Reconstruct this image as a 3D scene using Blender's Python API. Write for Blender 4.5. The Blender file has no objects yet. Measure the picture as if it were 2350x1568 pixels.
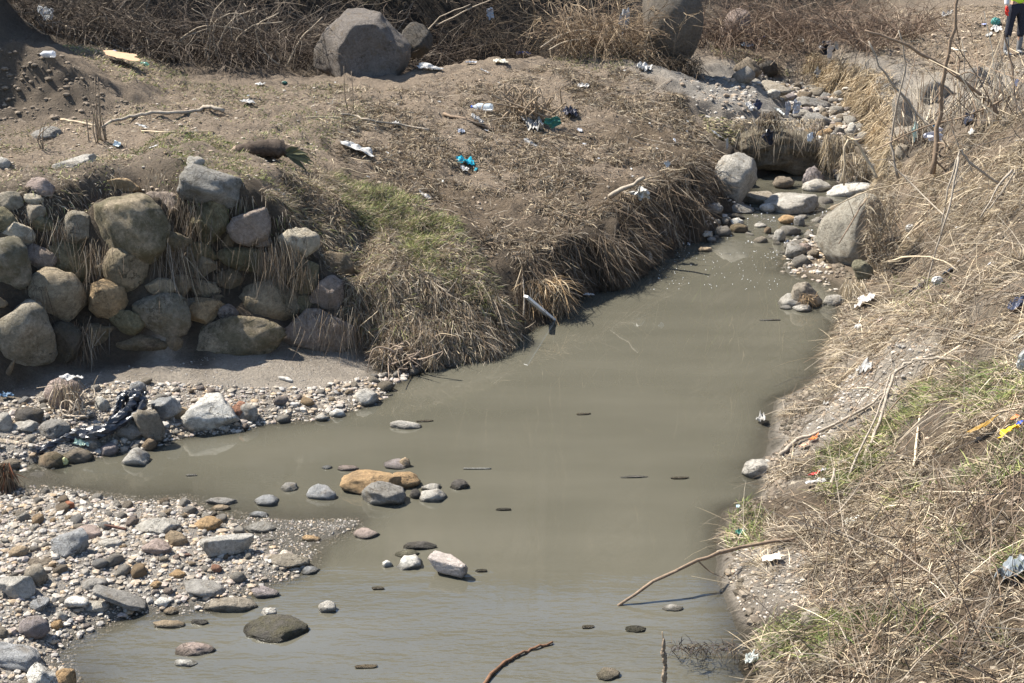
import bpy, math, random
import numpy as np
from mathutils import Vector, Matrix
from mathutils.geometry import delaunay_2d_cdt

# ------------------------------------------------------------------ camera, sky, sun, exposure
C = bpy.context.scene.collection
SC = bpy.context.scene
CH = 5.1; PITCH = math.radians(20); FV = 3264.0          # camera height, tilt, focal length in view units (2350 wide)
cam = bpy.data.cameras.new('camera'); cam.sensor_width = 36; cam.lens = 36*FV/2350.0
cam.clip_end = 600; cam.clip_start = 0.05
camo = bpy.data.objects.new('camera', cam); C.objects.link(camo)
camo.location = (0, 0, CH); camo.rotation_euler = (math.radians(90)-PITCH, 0, 0)
SC.camera = camo
SUN_EL = math.radians(52); SUN_AZ = math.radians(-66)     # azimuth from +Y, clockwise positive
w = bpy.data.worlds.new("World"); SC.world = w; w.use_nodes = True
nt = w.node_tree; nt.nodes.clear()
sky = nt.nodes.new('ShaderNodeTexSky'); sky.sky_type = 'NISHITA'; sky.sun_disc = False
sky.sun_elevation = SUN_EL; sky.sun_rotation = SUN_AZ; sky.dust_density = .6; sky.air_density = 1.0
bg = nt.nodes.new('ShaderNodeBackground'); bg.inputs[1].default_value = 0.092
wo = nt.nodes.new('ShaderNodeOutputWorld')
nt.links.new(sky.outputs[0], bg.inputs[0]); nt.links.new(bg.outputs[0], wo.inputs[0])
sun = bpy.data.lights.new('sun', 'SUN'); sun.energy = 5.0; sun.angle = math.radians(0.5); sun.color = (1, 0.945, 0.85)
suno = bpy.data.objects.new('sun', sun); C.objects.link(suno)
sd = Vector((math.sin(SUN_AZ)*math.cos(SUN_EL), math.cos(SUN_AZ)*math.cos(SUN_EL), math.sin(SUN_EL)))
suno.rotation_euler = sd.to_track_quat('Z', 'Y').to_euler()
vs = SC.view_settings; vs.view_transform = 'Standard'; vs.look = 'None'; vs.gamma = 1; vs.use_curve_mapping = False
vs.exposure = 1.34
SC.render.engine = 'CYCLES'

R = random.Random(7); RN = np.random.default_rng(11)

# ------------------------------------------------------------------ pixel <-> world helpers
def ray(u, v):
    x = (u-1175)/FV; y = -(v-784)/FV
    return np.array((x, math.cos(PITCH)+y*math.sin(PITCH), -math.sin(PITCH)+y*math.cos(PITCH)))
def PZ(u, v, z=0.0):
    r = ray(u, v); t = (z-CH)/r[2]; return (r[0]*t, r[1]*t, z)
def PY(u, v, Y):
    r = ray(u, v); t = Y/r[1]; return (r[0]*t, Y, CH+r[2]*t)
def proj(p):
    p = np.asarray(p, float); d = p-np.array((0, 0, CH))
    f = d[..., 1]*math.cos(PITCH)-d[..., 2]*math.sin(PITCH); up = d[..., 1]*math.sin(PITCH)+d[..., 2]*math.cos(PITCH)
    return 1175+d[..., 0]/f*FV, 784-up/f*FV, f

# smooth pseudo-noise made of value noise, numpy vectorised
def _hash(ix, iy, iz, s):
    h = (ix*374761393+iy*668265263+iz*2147483647+s*974634777) & 0xffffffff
    h = ((h ^ (h >> 13))*1274126177) & 0xffffffff
    return ((h ^ (h >> 16)) & 0xffffff)/float(0xffffff)
def vnoise(x, y, z=None, s=0):
    x = np.asarray(x, float); y = np.asarray(y, float); z = np.zeros_like(x) if z is None else np.asarray(z, float)
    ix = np.floor(x).astype(np.int64); iy = np.floor(y).astype(np.int64); iz = np.floor(z).astype(np.int64)
    fx = x-ix; fy = y-iy; fz = z-iz
    fx = fx*fx*(3-2*fx); fy = fy*fy*(3-2*fy); fz = fz*fz*(3-2*fz)
    r = 0
    for a in (0, 1):
        for b in (0, 1):
            for c in (0, 1):
                r = r+_hash(ix+a, iy+b, iz+c, s)*(fx if a else 1-fx)*(fy if b else 1-fy)*(fz if c else 1-fz)
    return r*2-1
def fbm(x, y, z=None, s=0, o=3):
    r = 0; a = 1.0; f = 1.0
    for i in range(o):
        r = r+a*vnoise(x*f, y*f, None if z is None else z*f, s+i*17); a *= .5; f *= 2.03
    return r

# ------------------------------------------------------------------ object helpers
def tag(o, label=None, cat=None, group=None, kind=None):
    if label: o['label'] = label
    if cat: o['category'] = cat
    if group: o['group'] = group
    if kind: o['kind'] = kind
    return o
def empty(name, loc, label, cat, group=None):
    o = bpy.data.objects.new(name, None); C.objects.link(o); o.location = loc; o.empty_display_size = .1
    return tag(o, label, cat, group)
def mesh_np(name, verts, tris, mat=None, col=None, smooth=True, quads=False, attr=None):
    me = bpy.data.meshes.new(name); verts = np.ascontiguousarray(verts, dtype=np.float32).reshape(-1, 3)
    k = 4 if quads else 3; f = np.ascontiguousarray(tris, dtype=np.int32).reshape(-1, k)
    me.vertices.add(len(verts)); me.vertices.foreach_set('co', verts.ravel())
    me.loops.add(f.size); me.loops.foreach_set('vertex_index', f.ravel())
    me.polygons.add(len(f)); me.polygons.foreach_set('loop_start', np.arange(0, f.size, k, dtype=np.int32))
    me.update(calc_edges=True)
    me.polygons.foreach_set('use_smooth', np.full(len(f), bool(smooth)))
    if col is not None:
        ca = me.color_attributes.new('Col', 'FLOAT_COLOR', 'POINT')
        c4 = np.ones((len(verts), 4), np.float32); c4[:, :3] = np.asarray(col).reshape(-1, 3); ca.data.foreach_set('color', c4.ravel())
    if attr:
        for kx, vv in attr.items():
            a = me.attributes.new(kx, 'FLOAT', 'POINT'); a.data.foreach_set('value', np.ascontiguousarray(vv, dtype=np.float32).ravel())
    if mat: me.materials.append(mat)
    return me
def obj(name, me, parent=None, loc=None, **k):
    o = bpy.data.objects.new(name, me); C.objects.link(o)
    if parent: o.parent = parent
    if loc is not None: o.location = loc
    return tag(o, **k)
def tube(pts, rad, n=6, wob=0.0, seed=0, caps=True, flat=1.0):
    """verts, tris of a tapered tube through pts"""
    pts = np.array(pts, float); m = len(pts); rad = np.broadcast_to(np.asarray(rad, float), (m,)).copy()
    t = np.gradient(pts, axis=0); t /= np.linalg.norm(t, axis=1)[:, None]+1e-9
    ref = np.array((0.13, 0.21, 1.0)) if abs(t[:, 2]).mean() < .8 else np.array((1.0, .2, .1))
    a = np.cross(t, ref); a /= np.linalg.norm(a, axis=1)[:, None]+1e-9; b = np.cross(t, a)
    rg = np.random.default_rng(seed); ang = np.linspace(0, 2*math.pi, n, endpoint=False)
    rr = rad[:, None]*(1+wob*rg.uniform(-1, 1, (m, n)))
    V = pts[:, None]+a[:, None]*(np.cos(ang)[None, :, None]*rr[..., None])+b[:, None]*(np.sin(ang)[None, :, None]*rr[..., None]*flat)
    V = V.reshape(-1, 3); F = []
    for i in range(m-1):
        for j in range(n):
            p, q = i*n+j, i*n+(j+1) % n
            F += [(p, q, q+n), (p, q+n, p+n)]
    if caps:
        V = np.vstack([V, pts[0], pts[-1]])
        for j in range(n):
            F.append((m*n, (j+1) % n, j)); F.append((m*n+1, (m-1)*n+j, (m-1)*n+(j+1) % n))
    return V, np.array(F)
def smoothline(pts, k=4):
    pts = [np.array(p, float) for p in pts]; P_ = [2*pts[0]-pts[1]]+pts+[2*pts[-1]-pts[-2]]; out = []
    for i in range(1, len(P_)-2):
        for j in range(k):
            t = j/k; a, b, c, d = P_[i-1:i+3]
            out.append(.5*((2*b)+(-a+c)*t+(2*a-5*b+4*c-d)*t*t+(-a+3*b-3*c+d)*t**3))
    out.append(pts[-1]); return out
def join(parts):
    V = []; F = []; n = 0
    for v, f in parts:
        V.append(v); F.append(np.asarray(f)+n); n += len(v)
    return np.vstack(V), np.vstack(F)

# ------------------------------------------------------------------ materials
def mat(name):
    m = bpy.data.materials.new(name); m.use_nodes = True; return m, m.node_tree, m.node_tree.nodes['Principled BSDF']
def N(nt, t, **k):
    n = nt.nodes.new(t)
    for a, b in k.items(): setattr(n, a, b)
    return n
def noise(nt, vec, scale, det=4, rough=.6):
    n = N(nt, 'ShaderNodeTexNoise'); n.inputs['Scale'].default_value = scale; n.inputs['Detail'].default_value = det; n.inputs['Roughness'].default_value = rough
    nt.links.new(vec, n.inputs['Vector']); return n.outputs['Fac']
def mrange(nt, v, a, b, c, d):
    n = N(nt, 'ShaderNodeMapRange'); nt.links.new(v, n.inputs[0])
    for i, x in enumerate((a, b, c, d)): n.inputs[i+1].default_value = x
    return n.outputs[0]
def mixc(nt, f, a, b, mode='MIX'):
    n = N(nt, 'ShaderNodeMix', data_type='RGBA', blend_type=mode)
    for s, x in ((n.inputs[0], f), (n.inputs[6], a), (n.inputs[7], b)):
        if isinstance(x, (int, float)): s.default_value = x
        elif isinstance(x, tuple): s.default_value = (*x, 1)
        else: nt.links.new(x, s)
    return n.outputs[2]
def math_(nt, op, a, b=0.0):
    n = N(nt, 'ShaderNodeMath', operation=op)
    for s, x in ((n.inputs[0], a), (n.inputs[1], b)):
        if isinstance(x, (int, float)): s.default_value = x
        else: nt.links.new(x, s)
    return n.outputs[0]
def bump(nt, h, st, dist, b):
    n = N(nt, 'ShaderNodeBump'); n.inputs['Strength'].default_value = st; n.inputs['Distance'].default_value = dist
    nt.links.new(h, n.inputs['Height']); nt.links.new(n.outputs[0], b.inputs['Normal']); return n

def make_ground():
    m, t, b = mat('ground_soil'); tc = N(t, 'ShaderNodeTexCoord').outputs['Object']
    vc = N(t, 'ShaderNodeVertexColor', layer_name='Col').outputs[0]
    n1 = noise(t, tc, 3, 6, .7); n2 = noise(t, tc, 28, 6, .75); n3 = noise(t, tc, 110, 3, .7)
    f = math_(t, 'ADD', math_(t, 'MULTIPLY', n1, .5), math_(t, 'ADD', math_(t, 'MULTIPLY', n2, .9), math_(t, 'MULTIPLY', n3, .5)))
    c = mixc(t, 1.0, vc, mixc(t, mrange(t, f, .62, 1.3, 0, 1), (.5, .5, .5), (1.45, 1.42, 1.38)), 'MULTIPLY')
    geo = N(t, 'ShaderNodeNewGeometry'); sep = N(t, 'ShaderNodeSeparateXYZ'); t.links.new(geo.outputs['Position'], sep.inputs[0])
    wet = mrange(t, math_(t, 'ADD', sep.outputs[2], math_(t, 'MULTIPLY', n2, .03)), .025, .06, 1, 0)
    c = mixc(t, math_(t, 'MULTIPLY', wet, .6), c, (.055, .052, .036))
    t.links.new(c, b.inputs['Base Color']); t.links.new(mrange(t, wet, 0, 1, .95, .35), b.inputs['Roughness'])
    b.inputs['Specular IOR Level'].default_value = .25
    bump(t, f, 1.0, .09, b); return m
def make_stone():
    m, t, b = mat('river_stone'); tc = N(t, 'ShaderNodeTexCoord').outputs['Object']; oi = N(t, 'ShaderNodeObjectInfo')
    off = N(t, 'ShaderNodeVectorMath', operation='ADD'); t.links.new(tc, off.inputs[0])
    mul = N(t, 'ShaderNodeCombineXYZ'); t.links.new(math_(t, 'MULTIPLY', oi.outputs['Random'], 37.0), mul.inputs[0]); t.links.new(mul.outputs[0], off.inputs[1]); tc = off.outputs[0]
    n1 = noise(t, tc, 5, 5, .65); n2 = noise(t, tc, 30, 6, .75); n3 = noise(t, tc, 160, 2, .7)
    f = math_(t, 'ADD', math_(t, 'MULTIPLY', n1, .5), math_(t, 'ADD', math_(t, 'MULTIPLY', n2, 1.0), math_(t, 'MULTIPLY', n3, .5)))
    c = mixc(t, 1.0, oi.outputs['Color'], mixc(t, mrange(t, f, .72, 1.28, 0, 1), (.52, .50, .46), (1.62, 1.60, 1.56)), 'MULTIPLY')
    # brownish stains and moss
    vo = N(t, 'ShaderNodeTexVoronoi', feature='DISTANCE_TO_EDGE'); wv = N(t, 'ShaderNodeVectorMath', operation='ADD'); nn = N(t, 'ShaderNodeTexNoise'); nn.inputs['Scale'].default_value = 9; nn.inputs['Detail'].default_value = 5; t.links.new(tc, nn.inputs['Vector']); sc_ = N(t, 'ShaderNodeVectorMath', operation='SCALE'); sc_.inputs['Scale'].default_value = .5; t.links.new(nn.outputs['Color'], sc_.inputs[0]); t.links.new(tc, wv.inputs[0]); t.links.new(sc_.outputs[0], wv.inputs[1]); t.links.new(wv.outputs[0], vo.inputs['Vector']); vo.inputs['Scale'].default_value = 4.5
    crk = math_(t, 'MULTIPLY', mrange(t, vo.outputs['Distance'], 0, .03, 1, 0), mrange(t, noise(t, tc, 3, 2, .5), .5, .6, 0, 1)); c = mixc(t, math_(t, 'MULTIPLY', crk, .75), c, (.07, .055, .04)); f = math_(t, 'SUBTRACT', f, math_(t, 'MULTIPLY', crk, .5))
    st = mrange(t, noise(t, tc, 9, 4, .6), .54, .68, 0, .5); c = mixc(t, st, c, (.17, .125, .075))
    ms = math_(t, 'MULTIPLY', mrange(t, noise(t, tc, 4.5, 6, .7), .40, .56, 0, 1), oi.outputs['Alpha'])
    c = mixc(t, math_(t, 'MULTIPLY', ms, .75), c, (.095, .088, .042))
    geo = N(t, 'ShaderNodeNewGeometry'); sep = N(t, 'ShaderNodeSeparateXYZ'); t.links.new(geo.outputs['Position'], sep.inputs[0])
    wet = mrange(t, math_(t, 'ADD', sep.outputs[2], math_(t, 'MULTIPLY', n1, .04)), .03, .06, 1, 0)
    c = mixc(t, math_(t, 'MULTIPLY', wet, .72), c, (.035, .032, .02))
    t.links.new(c, b.inputs['Base Color']); t.links.new(mrange(t, wet, 0, 1, .9, .3), b.inputs['Roughness'])
    b.inputs['Specular IOR Level'].default_value = .3
    bump(t, f, 1.0, .05, b); return m
def make_vc(name, rough=.8, trans=0.0, nscale=0, bs=0):
    m, t, b = mat(name); vc = N(t, 'ShaderNodeVertexColor', layer_name='Col').outputs[0]
    if nscale:
        tc = N(t, 'ShaderNodeTexCoord').outputs['Object']; n = noise(t, tc, nscale, 4, .7)
        vc = mixc(t, 1.0, vc, mixc(t, mrange(t, n, .3, .7, 0, 1), (.65, .65, .65), (1.3, 1.3, 1.3)), 'MULTIPLY')
        if bs: bump(t, n, .6, bs, b)
    t.links.new(vc, b.inputs['Base Color']); b.inputs['Roughness'].default_value = rough; b.inputs['Specular IOR Level'].default_value = .2
    if trans:
        tr = N(t, 'ShaderNodeBsdfTranslucent'); t.links.new(vc, tr.inputs[0]); mx = N(t, 'ShaderNodeMixShader'); mx.inputs[0].default_value = trans
        t.links.new(b.outputs[0], mx.inputs[1]); t.links.new(tr.outputs[0], mx.inputs[2]); t.links.new(mx.outputs[0], t.nodes['Material Output'].inputs[0])
    return m
_flat = {}
def flat(name, col, rough=.6, nscale=25, var=.25, trans=0.0, bs=.004, spec=.3, alpha=None):
    if name in _flat: return _flat[name]
    m, t, b = mat(name); tc = N(t, 'ShaderNodeTexCoord').outputs['Object']; n = noise(t, tc, nscale, 5, .7)
    a = tuple(c*(1-var) for c in col); d = tuple(min(1, c*(1+var)) for c in col)
    cc = mixc(t, mrange(t, n, .3, .7, 0, 1), a, d)
    t.links.new(cc, b.inputs['Base Color']); b.inputs['Roughness'].default_value = rough; b.inputs['Specular IOR Level'].default_value = spec
    bump(t, n, .6, bs, b)
    sh = b.outputs[0]
    if trans:
        tr = N(t, 'ShaderNodeBsdfTranslucent'); t.links.new(cc, tr.inputs[0]); mx = N(t, 'ShaderNodeMixShader'); mx.inputs[0].default_value = trans
        t.links.new(sh, mx.inputs[1]); t.links.new(tr.outputs[0], mx.inputs[2]); sh = mx.outputs[0]
    if alpha is not None:
        tr = N(t, 'ShaderNodeBsdfTransparent'); mx = N(t, 'ShaderNodeMixShader'); mx.inputs[0].default_value = alpha
        t.links.new(tr.outputs[0], mx.inputs[1]); t.links.new(sh, mx.inputs[2]); sh = mx.outputs[0]
    t.links.new(sh, t.nodes['Material Output'].inputs[0]); _flat[name] = m; return m
def make_water():
    m, t, b = mat('murky_water'); tc = N(t, 'ShaderNodeTexCoord').outputs['Object']
    at = N(t, 'ShaderNodeAttribute', attribute_name='rough'); dp = N(t, 'ShaderNodeAttribute', attribute_name='shallow')
    mp = N(t, 'ShaderNodeMapping'); mp.inputs['Scale'].default_value = (.42, 1.25, 1.0); t.links.new(tc, mp.inputs[0])
    n0 = noise(t, mp.outputs[0], 1.3, 3, .5)
    c = mixc(t, mrange(t, n0, .3, .7, 0, 1), (.080, .0755, .0565), (.097, .091, .069))
    t.links.new(c, b.inputs['Base Color']); b.inputs['Roughness'].default_value = .0; b.inputs['IOR'].default_value = 1.48
    b.inputs['Specular IOR Level'].default_value = 1.0
    r1 = noise(t, mp.outputs[0], 5.5, 3, .5); r2 = noise(t, mp.outputs[0], 26, 2, .5)
    h = math_(t, 'ADD', math_(t, 'MULTIPLY', r1, 1.0), math_(t, 'MULTIPLY', r2, .25))
    bp = N(t, 'ShaderNodeBump'); bp.inputs['Distance'].default_value = .05
    t.links.new(h, bp.inputs['Height']); t.links.new(at.outputs['Fac'], bp.inputs['Strength']); t.links.new(bp.outputs[0], b.inputs['Normal'])
    tr = N(t, 'ShaderNodeBsdfTransparent'); gl = N(t, 'ShaderNodeBsdfGlossy'); gl.inputs['Roughness'].default_value = .03; t.links.new(bp.outputs[0], gl.inputs['Normal'])
    fr = N(t, 'ShaderNodeFresnel'); fr.inputs[0].default_value = 1.33; t.links.new(bp.outputs[0], fr.inputs['Normal'])
    m1 = N(t, 'ShaderNodeMixShader'); t.links.new(fr.outputs[0], m1.inputs[0]); t.links.new(tr.outputs[0], m1.inputs[1]); t.links.new(gl.outputs[0], m1.inputs[2])
    m2 = N(t, 'ShaderNodeMixShader'); t.links.new(dp.outputs['Fac'], m2.inputs[0]); t.links.new(b.outputs[0], m2.inputs[1]); t.links.new(m1.outputs[0], m2.inputs[2])
    t.links.new(m2.outputs[0], t.nodes['Material Output'].inputs[0]); return m
M_GROUND = make_ground(); M_STONE = make_stone(); M_WATER = make_water()
M_GRASS = make_vc('dry_and_green_blades', .75, .14); M_TWIG = make_vc('dry_twigs', .85); M_GRAVEL = make_vc('gravel_pebbles', .9, 0, 60, .004)

# ------------------------------------------------------------------ terrain control points
CP = []
def L(pts, dens=.25):                      # breakline of (u,v,z) or (u,v,('Y',Y))
    W = []
    for p in pts:
        W.append(np.array(PY(p[0], p[1], p[2][1]) if isinstance(p[2], tuple) else PZ(*p)))
    for a, b in zip(W, W[1:]):
        n = max(1, int(np.linalg.norm((b-a)[:2])/dens))
        for i in range(n): CP.append(a+(b-a)*i/n)
    CP.append(W[-1])
def Wp(*pts):
    for p in pts: CP.append(np.array(p, float))
def z_(z, *uv): return [(a, b, z) for a, b in uv]
Y = lambda y: ('Y', y)
# near gravel bar
L(z_(0., (-400, 1125), (0, 1128), (150, 1122), (300, 1150), (420, 1145), (500, 1180), (560, 1215), (700, 1222), (820, 1193), (838, 1208), (740, 1245), (650, 1262), (722, 1300), (690, 1328), (600, 1350), (520, 1400), (430, 1408), (330, 1400), (250, 1430), (150, 1475), (125, 1510), (180, 1568), (140, 1700), (-200, 1850)))
L([(-400, 1180, .1), (0, 1185, .09), (200, 1190, .09), (400, 1200, .08), (520, 1250, .06), (620, 1290, .05)])
L([(-300, 1300, .17), (0, 1280, .15), (200, 1280, .14), (400, 1290, .1), (520, 1320, .06)])
L([(-300, 1450, .17), (0, 1400, .14), (150, 1390, .1), (330, 1370, .06)])
L([(-200, 1600, .14), (0, 1500, .12), (60, 1540, .08)]); L([(700, 1210, .025), (780, 1203, .035), (820, 1200, .02)])
# side channel and main stream bed
L([(-400, 1105, -.12), (0, 1105, -.12), (200, 1095, -.12), (350, 1080, -.14), (500, 1080, -.2)])
L([(600, 1110, -.2), (700, 1060, -.2), (900, 1000, -.3), (1100, 950, -.4), (1250, 850, -.4), (1400, 760, -.4), (1550, 660, -.35), (1660, 590, -.25), (1720, 540, -.12)])
L([(350, 1500, -.12), (500, 1450, -.1), (700, 1390, -.15), (850, 1300, -.15), (950, 1220, -.2), (1000, 1120, -.25)])
L([(1000, 1568, -.3), (1100, 1400, -.35), (1300, 1200, -.4), (1500, 1000, -.4), (1650, 850, -.4), (1780, 740, -.3), (1800, 680, -.15)])
L([(600, 1700, -.25), (1400, 1700, -.3)]); L([(1450, 1568, -.2), (1500, 1400, -.25), (1500, 1250, -.25), (1600, 1080, -.2), (1680, 950, -.2)])
L([(1700, 500, -.05), (1760, 470, -.05), (1850, 470, -.03), (1900, 460, -.05)])
# far bar and wall foot
L(z_(0., (-400, 1085), (0, 1085), (100, 1076), (200, 1058), (330, 1042), (370, 1015), (440, 1000), (560, 990), (620, 968), (750, 963), (870, 928), (905, 885), (985, 848)))
L([(-350, 920, .24), (0, 893, .24), (120, 852, .24), (250, 832, .22), (420, 822, .2), (640, 804, .17), (840, 794, .13), (880, 838, .03)])
L([(-300, 1000, .2), (0, 1000, .17), (100, 955, .18), (250, 925, .18), (400, 895, .17), (600, 875, .14), (750, 868, .1)])
L([(0, 1045, .08), (150, 1020, .1), (300, 985, .1), (500, 950, .08), (640, 930, .08), (760, 915, .06)])
# rock wall top
WT = [(-350, 450, 1.72), (0, 445, 1.74), (100, 440, 1.75), (210, 435, 1.77), (300, 425, 1.78), (430, 400, 1.8), (560, 430, 1.7), (620, 470, 1.52), (690, 520, 1.3), (740, 570, 1.08), (800, 620, .86)]
L(WT)
L([(-350, 640, Y(12.5)), (0, 640, Y(12.6)), (120, 640, Y(13.1)), (300, 620, Y(13.75)), (450, 620, Y(13.8)), (600, 640, Y(13.75)), (700, 680, Y(13.75)), (780, 700, Y(13.85))])
# grass clump nose
L([(800, 620, .86), (900, 600, .86), (1000, 600, .78), (1080, 640, .62), (1130, 690, .42), (1165, 740, .2), (1185, 790, .0)])
L([(900, 700, .55), (980, 720, .45), (1060, 750, .32), (1130, 780, .14)])
L(z_(0., (880, 848), (950, 850), (1010, 838), (1100, 828), (1175, 814), (1195, 775), (1210, 757)))
L([(870, 500, Y(15.4)), (960, 500, Y(15.5)), (1040, 530, Y(15.2)), (1110, 590, Y(14.9)), (1150, 660, Y(14.7)), (1185, 730, Y(14.5))])
# root face of hump: foot and lip
L(z_(0., (1210, 757), (1270, 730), (1310, 692), (1420, 645), (1430, 620), (1520, 568), (1600, 497), (1625, 468), (1690, 455), (1740, 445)))
L([(1185, 620, Y(14.85)), (1235, 580, Y(15.1)), (1305, 550, Y(15.55)), (1405, 512, Y(16.25)), (1452, 480, Y(16.8)), (1542, 428, Y(17.8)), (1610, 395, Y(19.2)), (1655, 375, Y(19.95)), (1655, 335, Y(20.8)), (1610, 290, Y(21.5))], .15)
L([(1180, 555, Y(15.3)), (1250, 535, Y(15.6)), (1320, 510, Y(16.1)), (1420, 468, Y(16.8)), (1480, 435, Y(17.4)), (1560, 392, Y(18.4)), (1610, 362, Y(19.6)), (1600, 320, Y(20.6))])
# hump body
L([(1040, 480, Y(16.2)), (1150, 470, Y(16.6)), (1280, 440, Y(17.3)), (1400, 400, Y(18.1)), (1500, 350, Y(19.2))])
L([(960, 400, Y(17.4)), (1100, 380, Y(18)), (1280, 350, Y(19)), (1450, 300, Y(20)), (1550, 270, Y(21.))])
L([(900, 300, Y(18.9)), (1050, 270, Y(19.6)), (1250, 240, Y(21)), (1450, 220, Y(21.6)), (1560, 222, Y(21.9))])
L([(950, 200, Y(21.3)), (1100, 180, Y(22)), (1250, 170, Y(22.7)), (1400, 165, Y(23)), (1500, 180, Y(22.7))])
L([(700, 180, Y(21.6)), (830, 176, Y(21.7)), (960, 160, Y(22.4)), (1100, 138, Y(23.6)), (1230, 124, Y(24.4)), (1350, 125, Y(24.4)), (1480, 150, Y(23.6)), (1560, 182, Y(22.8))])
Wp((-1.6, 23.6, 1.0), (-.6, 24.9, .6), (.6, 25.8, .5), (1.6, 25.7, .6), (2.4, 24.6, 1.1), (-.5, 25.8, .5), (-1.4, 24.8, .7))
# plateau left
L([(-350, 400, 1.76), (0, 400, 1.77), (200, 390, 1.8), (420, 350, 1.8), (600, 380, 1.7), (740, 400, Y(16.3)), (830, 450, Y(16.))])
L([(-350, 290, 1.74), (0, 300, 1.74), (250, 290, 1.74), (500, 280, 1.7), (700, 270, 1.55), (820, 300, Y(18.4))])
L([(300, 255, 1.6), (500, 225, 1.6), (700, 215, 1.55), (850, 215, 1.5)]); L([(420, 185, 1.6), (560, 190, 1.58), (700, 192, 1.52)])
# dirt mound on the left
L([(-250, 275, 1.72), (0, 283, 1.72), (150, 278, 1.72), (260, 265, 1.72), (330, 250, 1.7)])
L([(-250, 100, Y(17.9)), (-60, 102, Y(17.9)), (60, 112, Y(17.95)), (120, 122, Y(18.0)), (165, 158, Y(17.9)), (230, 200, Y(17.85)), (310, 240, Y(17.6))], .12)
L([(-250, 240, Y(17.45)), (0, 245, Y(17.4)), (90, 240, Y(17.4)), (160, 245, Y(17.4)), (240, 255, Y(17.35))], .12)
L([(-250, 85, Y(19)), (-60, 90, Y(19)), (60, 100, Y(19)), (140, 118, Y(19)), (220, 160, Y(18.8)), (300, 205, Y(18.6))])
L([(130, 105, Y(21.3)), (230, 118, Y(21.2)), (340, 160, Y(20.6)), (420, 190, Y(20.2))]); L([(0, 85, Y(22.5)), (200, 95, Y(22.4)), (420, 160, Y(22)), (600, 175, Y(22))])
# terrace in front of the round boulder, conglomerate block seat
L([(1590, 190, Y(23.2)), (1660, 185, Y(23.8)), (1720, 180, Y(23.9)), (1735, 210, Y(23.2)), (1735, 245, Y(22.5)), (1720, 275, Y(22.0))])
L([(1580, 230, Y(22.2)), (1650, 240, Y(22.1)), (1700, 260, Y(22)), (1660, 290, Y(21.6))])
L([(1660, 425, .08), (1720, 436, -.06), (1800, 436, -.08), (1890, 436, -.08)])
Wp((3.9, 20.95, -.06), (4.5, 21.1, -.06), (3.55, 21.3, .30), (4.0, 21.7, .3), (4.6, 21.75, .2), (3.6, 22.0, .7), (4.3, 22.3, .6), (5.0, 22.0, .3))
# upstream bed
L([(1800, 240, Y(24.8)), (1830, 262, Y(24.0)), (1850, 300, Y(22.9)), (1900, 330, Y(22.3)), (1930, 380, Y(21.4)), (1930, 430, Y(20.6))])
L([(1980, 260, Y(24.2)), (1990, 300, Y(23)), (1990, 330, Y(22.4)), (2000, 380, Y(21.5)), (1990, 430, Y(20.6))])
L([(1760, 205, Y(26.3)), (1850, 215, Y(26)), (1900, 240, Y(25)), (1940, 275, Y(23.8))])
L([(1700, 175, Y(27)), (1800, 185, Y(27)), (1880, 200, Y(26.6)), (1960, 240, Y(25)), (2000, 275, Y(23.6))])
L([(1660, 125, Y(27.2)), (1760, 128, Y(27.6)), (1850, 140, Y(27.2)), (1890, 142, Y(26.8)), (1960, 175, Y(25.2)), (2005, 190, Y(24.)), (2020, 230, Y(23.2)), (2020, 300, Y(22.2)), (2040, 350, Y(21))])
L([(1690, 150, Y(26.8)), (1790, 160, Y(27.2))])
L([(1900, 110, Y(27)), (2000, 140, Y(25)), (2080, 170, Y(24)), (2200, 150, Y(24)), (2330, 130, Y(23.7)), (2600, 110, Y(23))])
L([(2060, 230, Y(22)), (2200, 215, Y(22)), (2350, 180, Y(21.5)), (2600, 150, Y(21))]); L([(2060, 300, Y(20)), (2200, 270, Y(19.4)), (2350, 235, Y(18.4)), (2600, 200, Y(18))])
L([(1640, 90, Y(28.6)), (1850, 85, Y(29)), (2050, 60, Y(27)), (2200, 30, Y(26.5)), (2350, 40, Y(26)), (2600, 40, Y(25))])
L([(2050, 20, Y(29)), (2200, -20, Y(29)), (2400, -20, Y(29)), (2600, -30, Y(28))])
# right bank: shoreline, then slope lines and crest
L(z_(0., (1995, 440), (1990, 480), (1930, 560), (1905, 600)) + z_(0., (1820, 600), (1810, 625), (1900, 650), (1935, 690), (1912, 760), (1882, 830), (1885, 872), (1775, 920), (1762, 1000), (1795, 1022), (1722, 1075), (1748, 1112), (1742, 1140), (1655, 1172), (1642, 1262), (1640, 1312), (1700, 1430), (1742, 1482), (1695, 1530), (1735, 1568), (1740, 1800)))
L([(1870, 560, .05), (1850, 600, .06), (1880, 630, .06)])
L([(2030, 440, Y(19.5)), (2010, 500, Y(18)), (1990, 560, Y(17.1)), (1990, 640, Y(15.9)), (1985, 700, .22), (1960, 760, .2), (1925, 830, .15), (1940, 880, .2), (1850, 930, .12), (1850, 1000, .16), (1850, 1060, .2), (1790, 1110, .14), (1750, 1180, .12), (1720, 1260, .1), (1740, 1330, .13), (1780, 1420, .16), (1800, 1500, .25), (1800, 1568, .28), (1850, 1800, .3)])
L([(2040, 410, Y(18.6)), (2050, 470, Y(17.8)), (2060, 560, Y(16.6)), (2080, 640, Y(15.6)), (2080, 720, .62), (2060, 800, .58), (2080, 860, .6), (2050, 940, .5), (2050, 1020, .5), (2020, 1100, .48), (1980, 1200, .45), (1980, 1300, .45), (2000, 1400, .5), (2000, 1500, .55), (2050, 1700, .6)])
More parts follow.
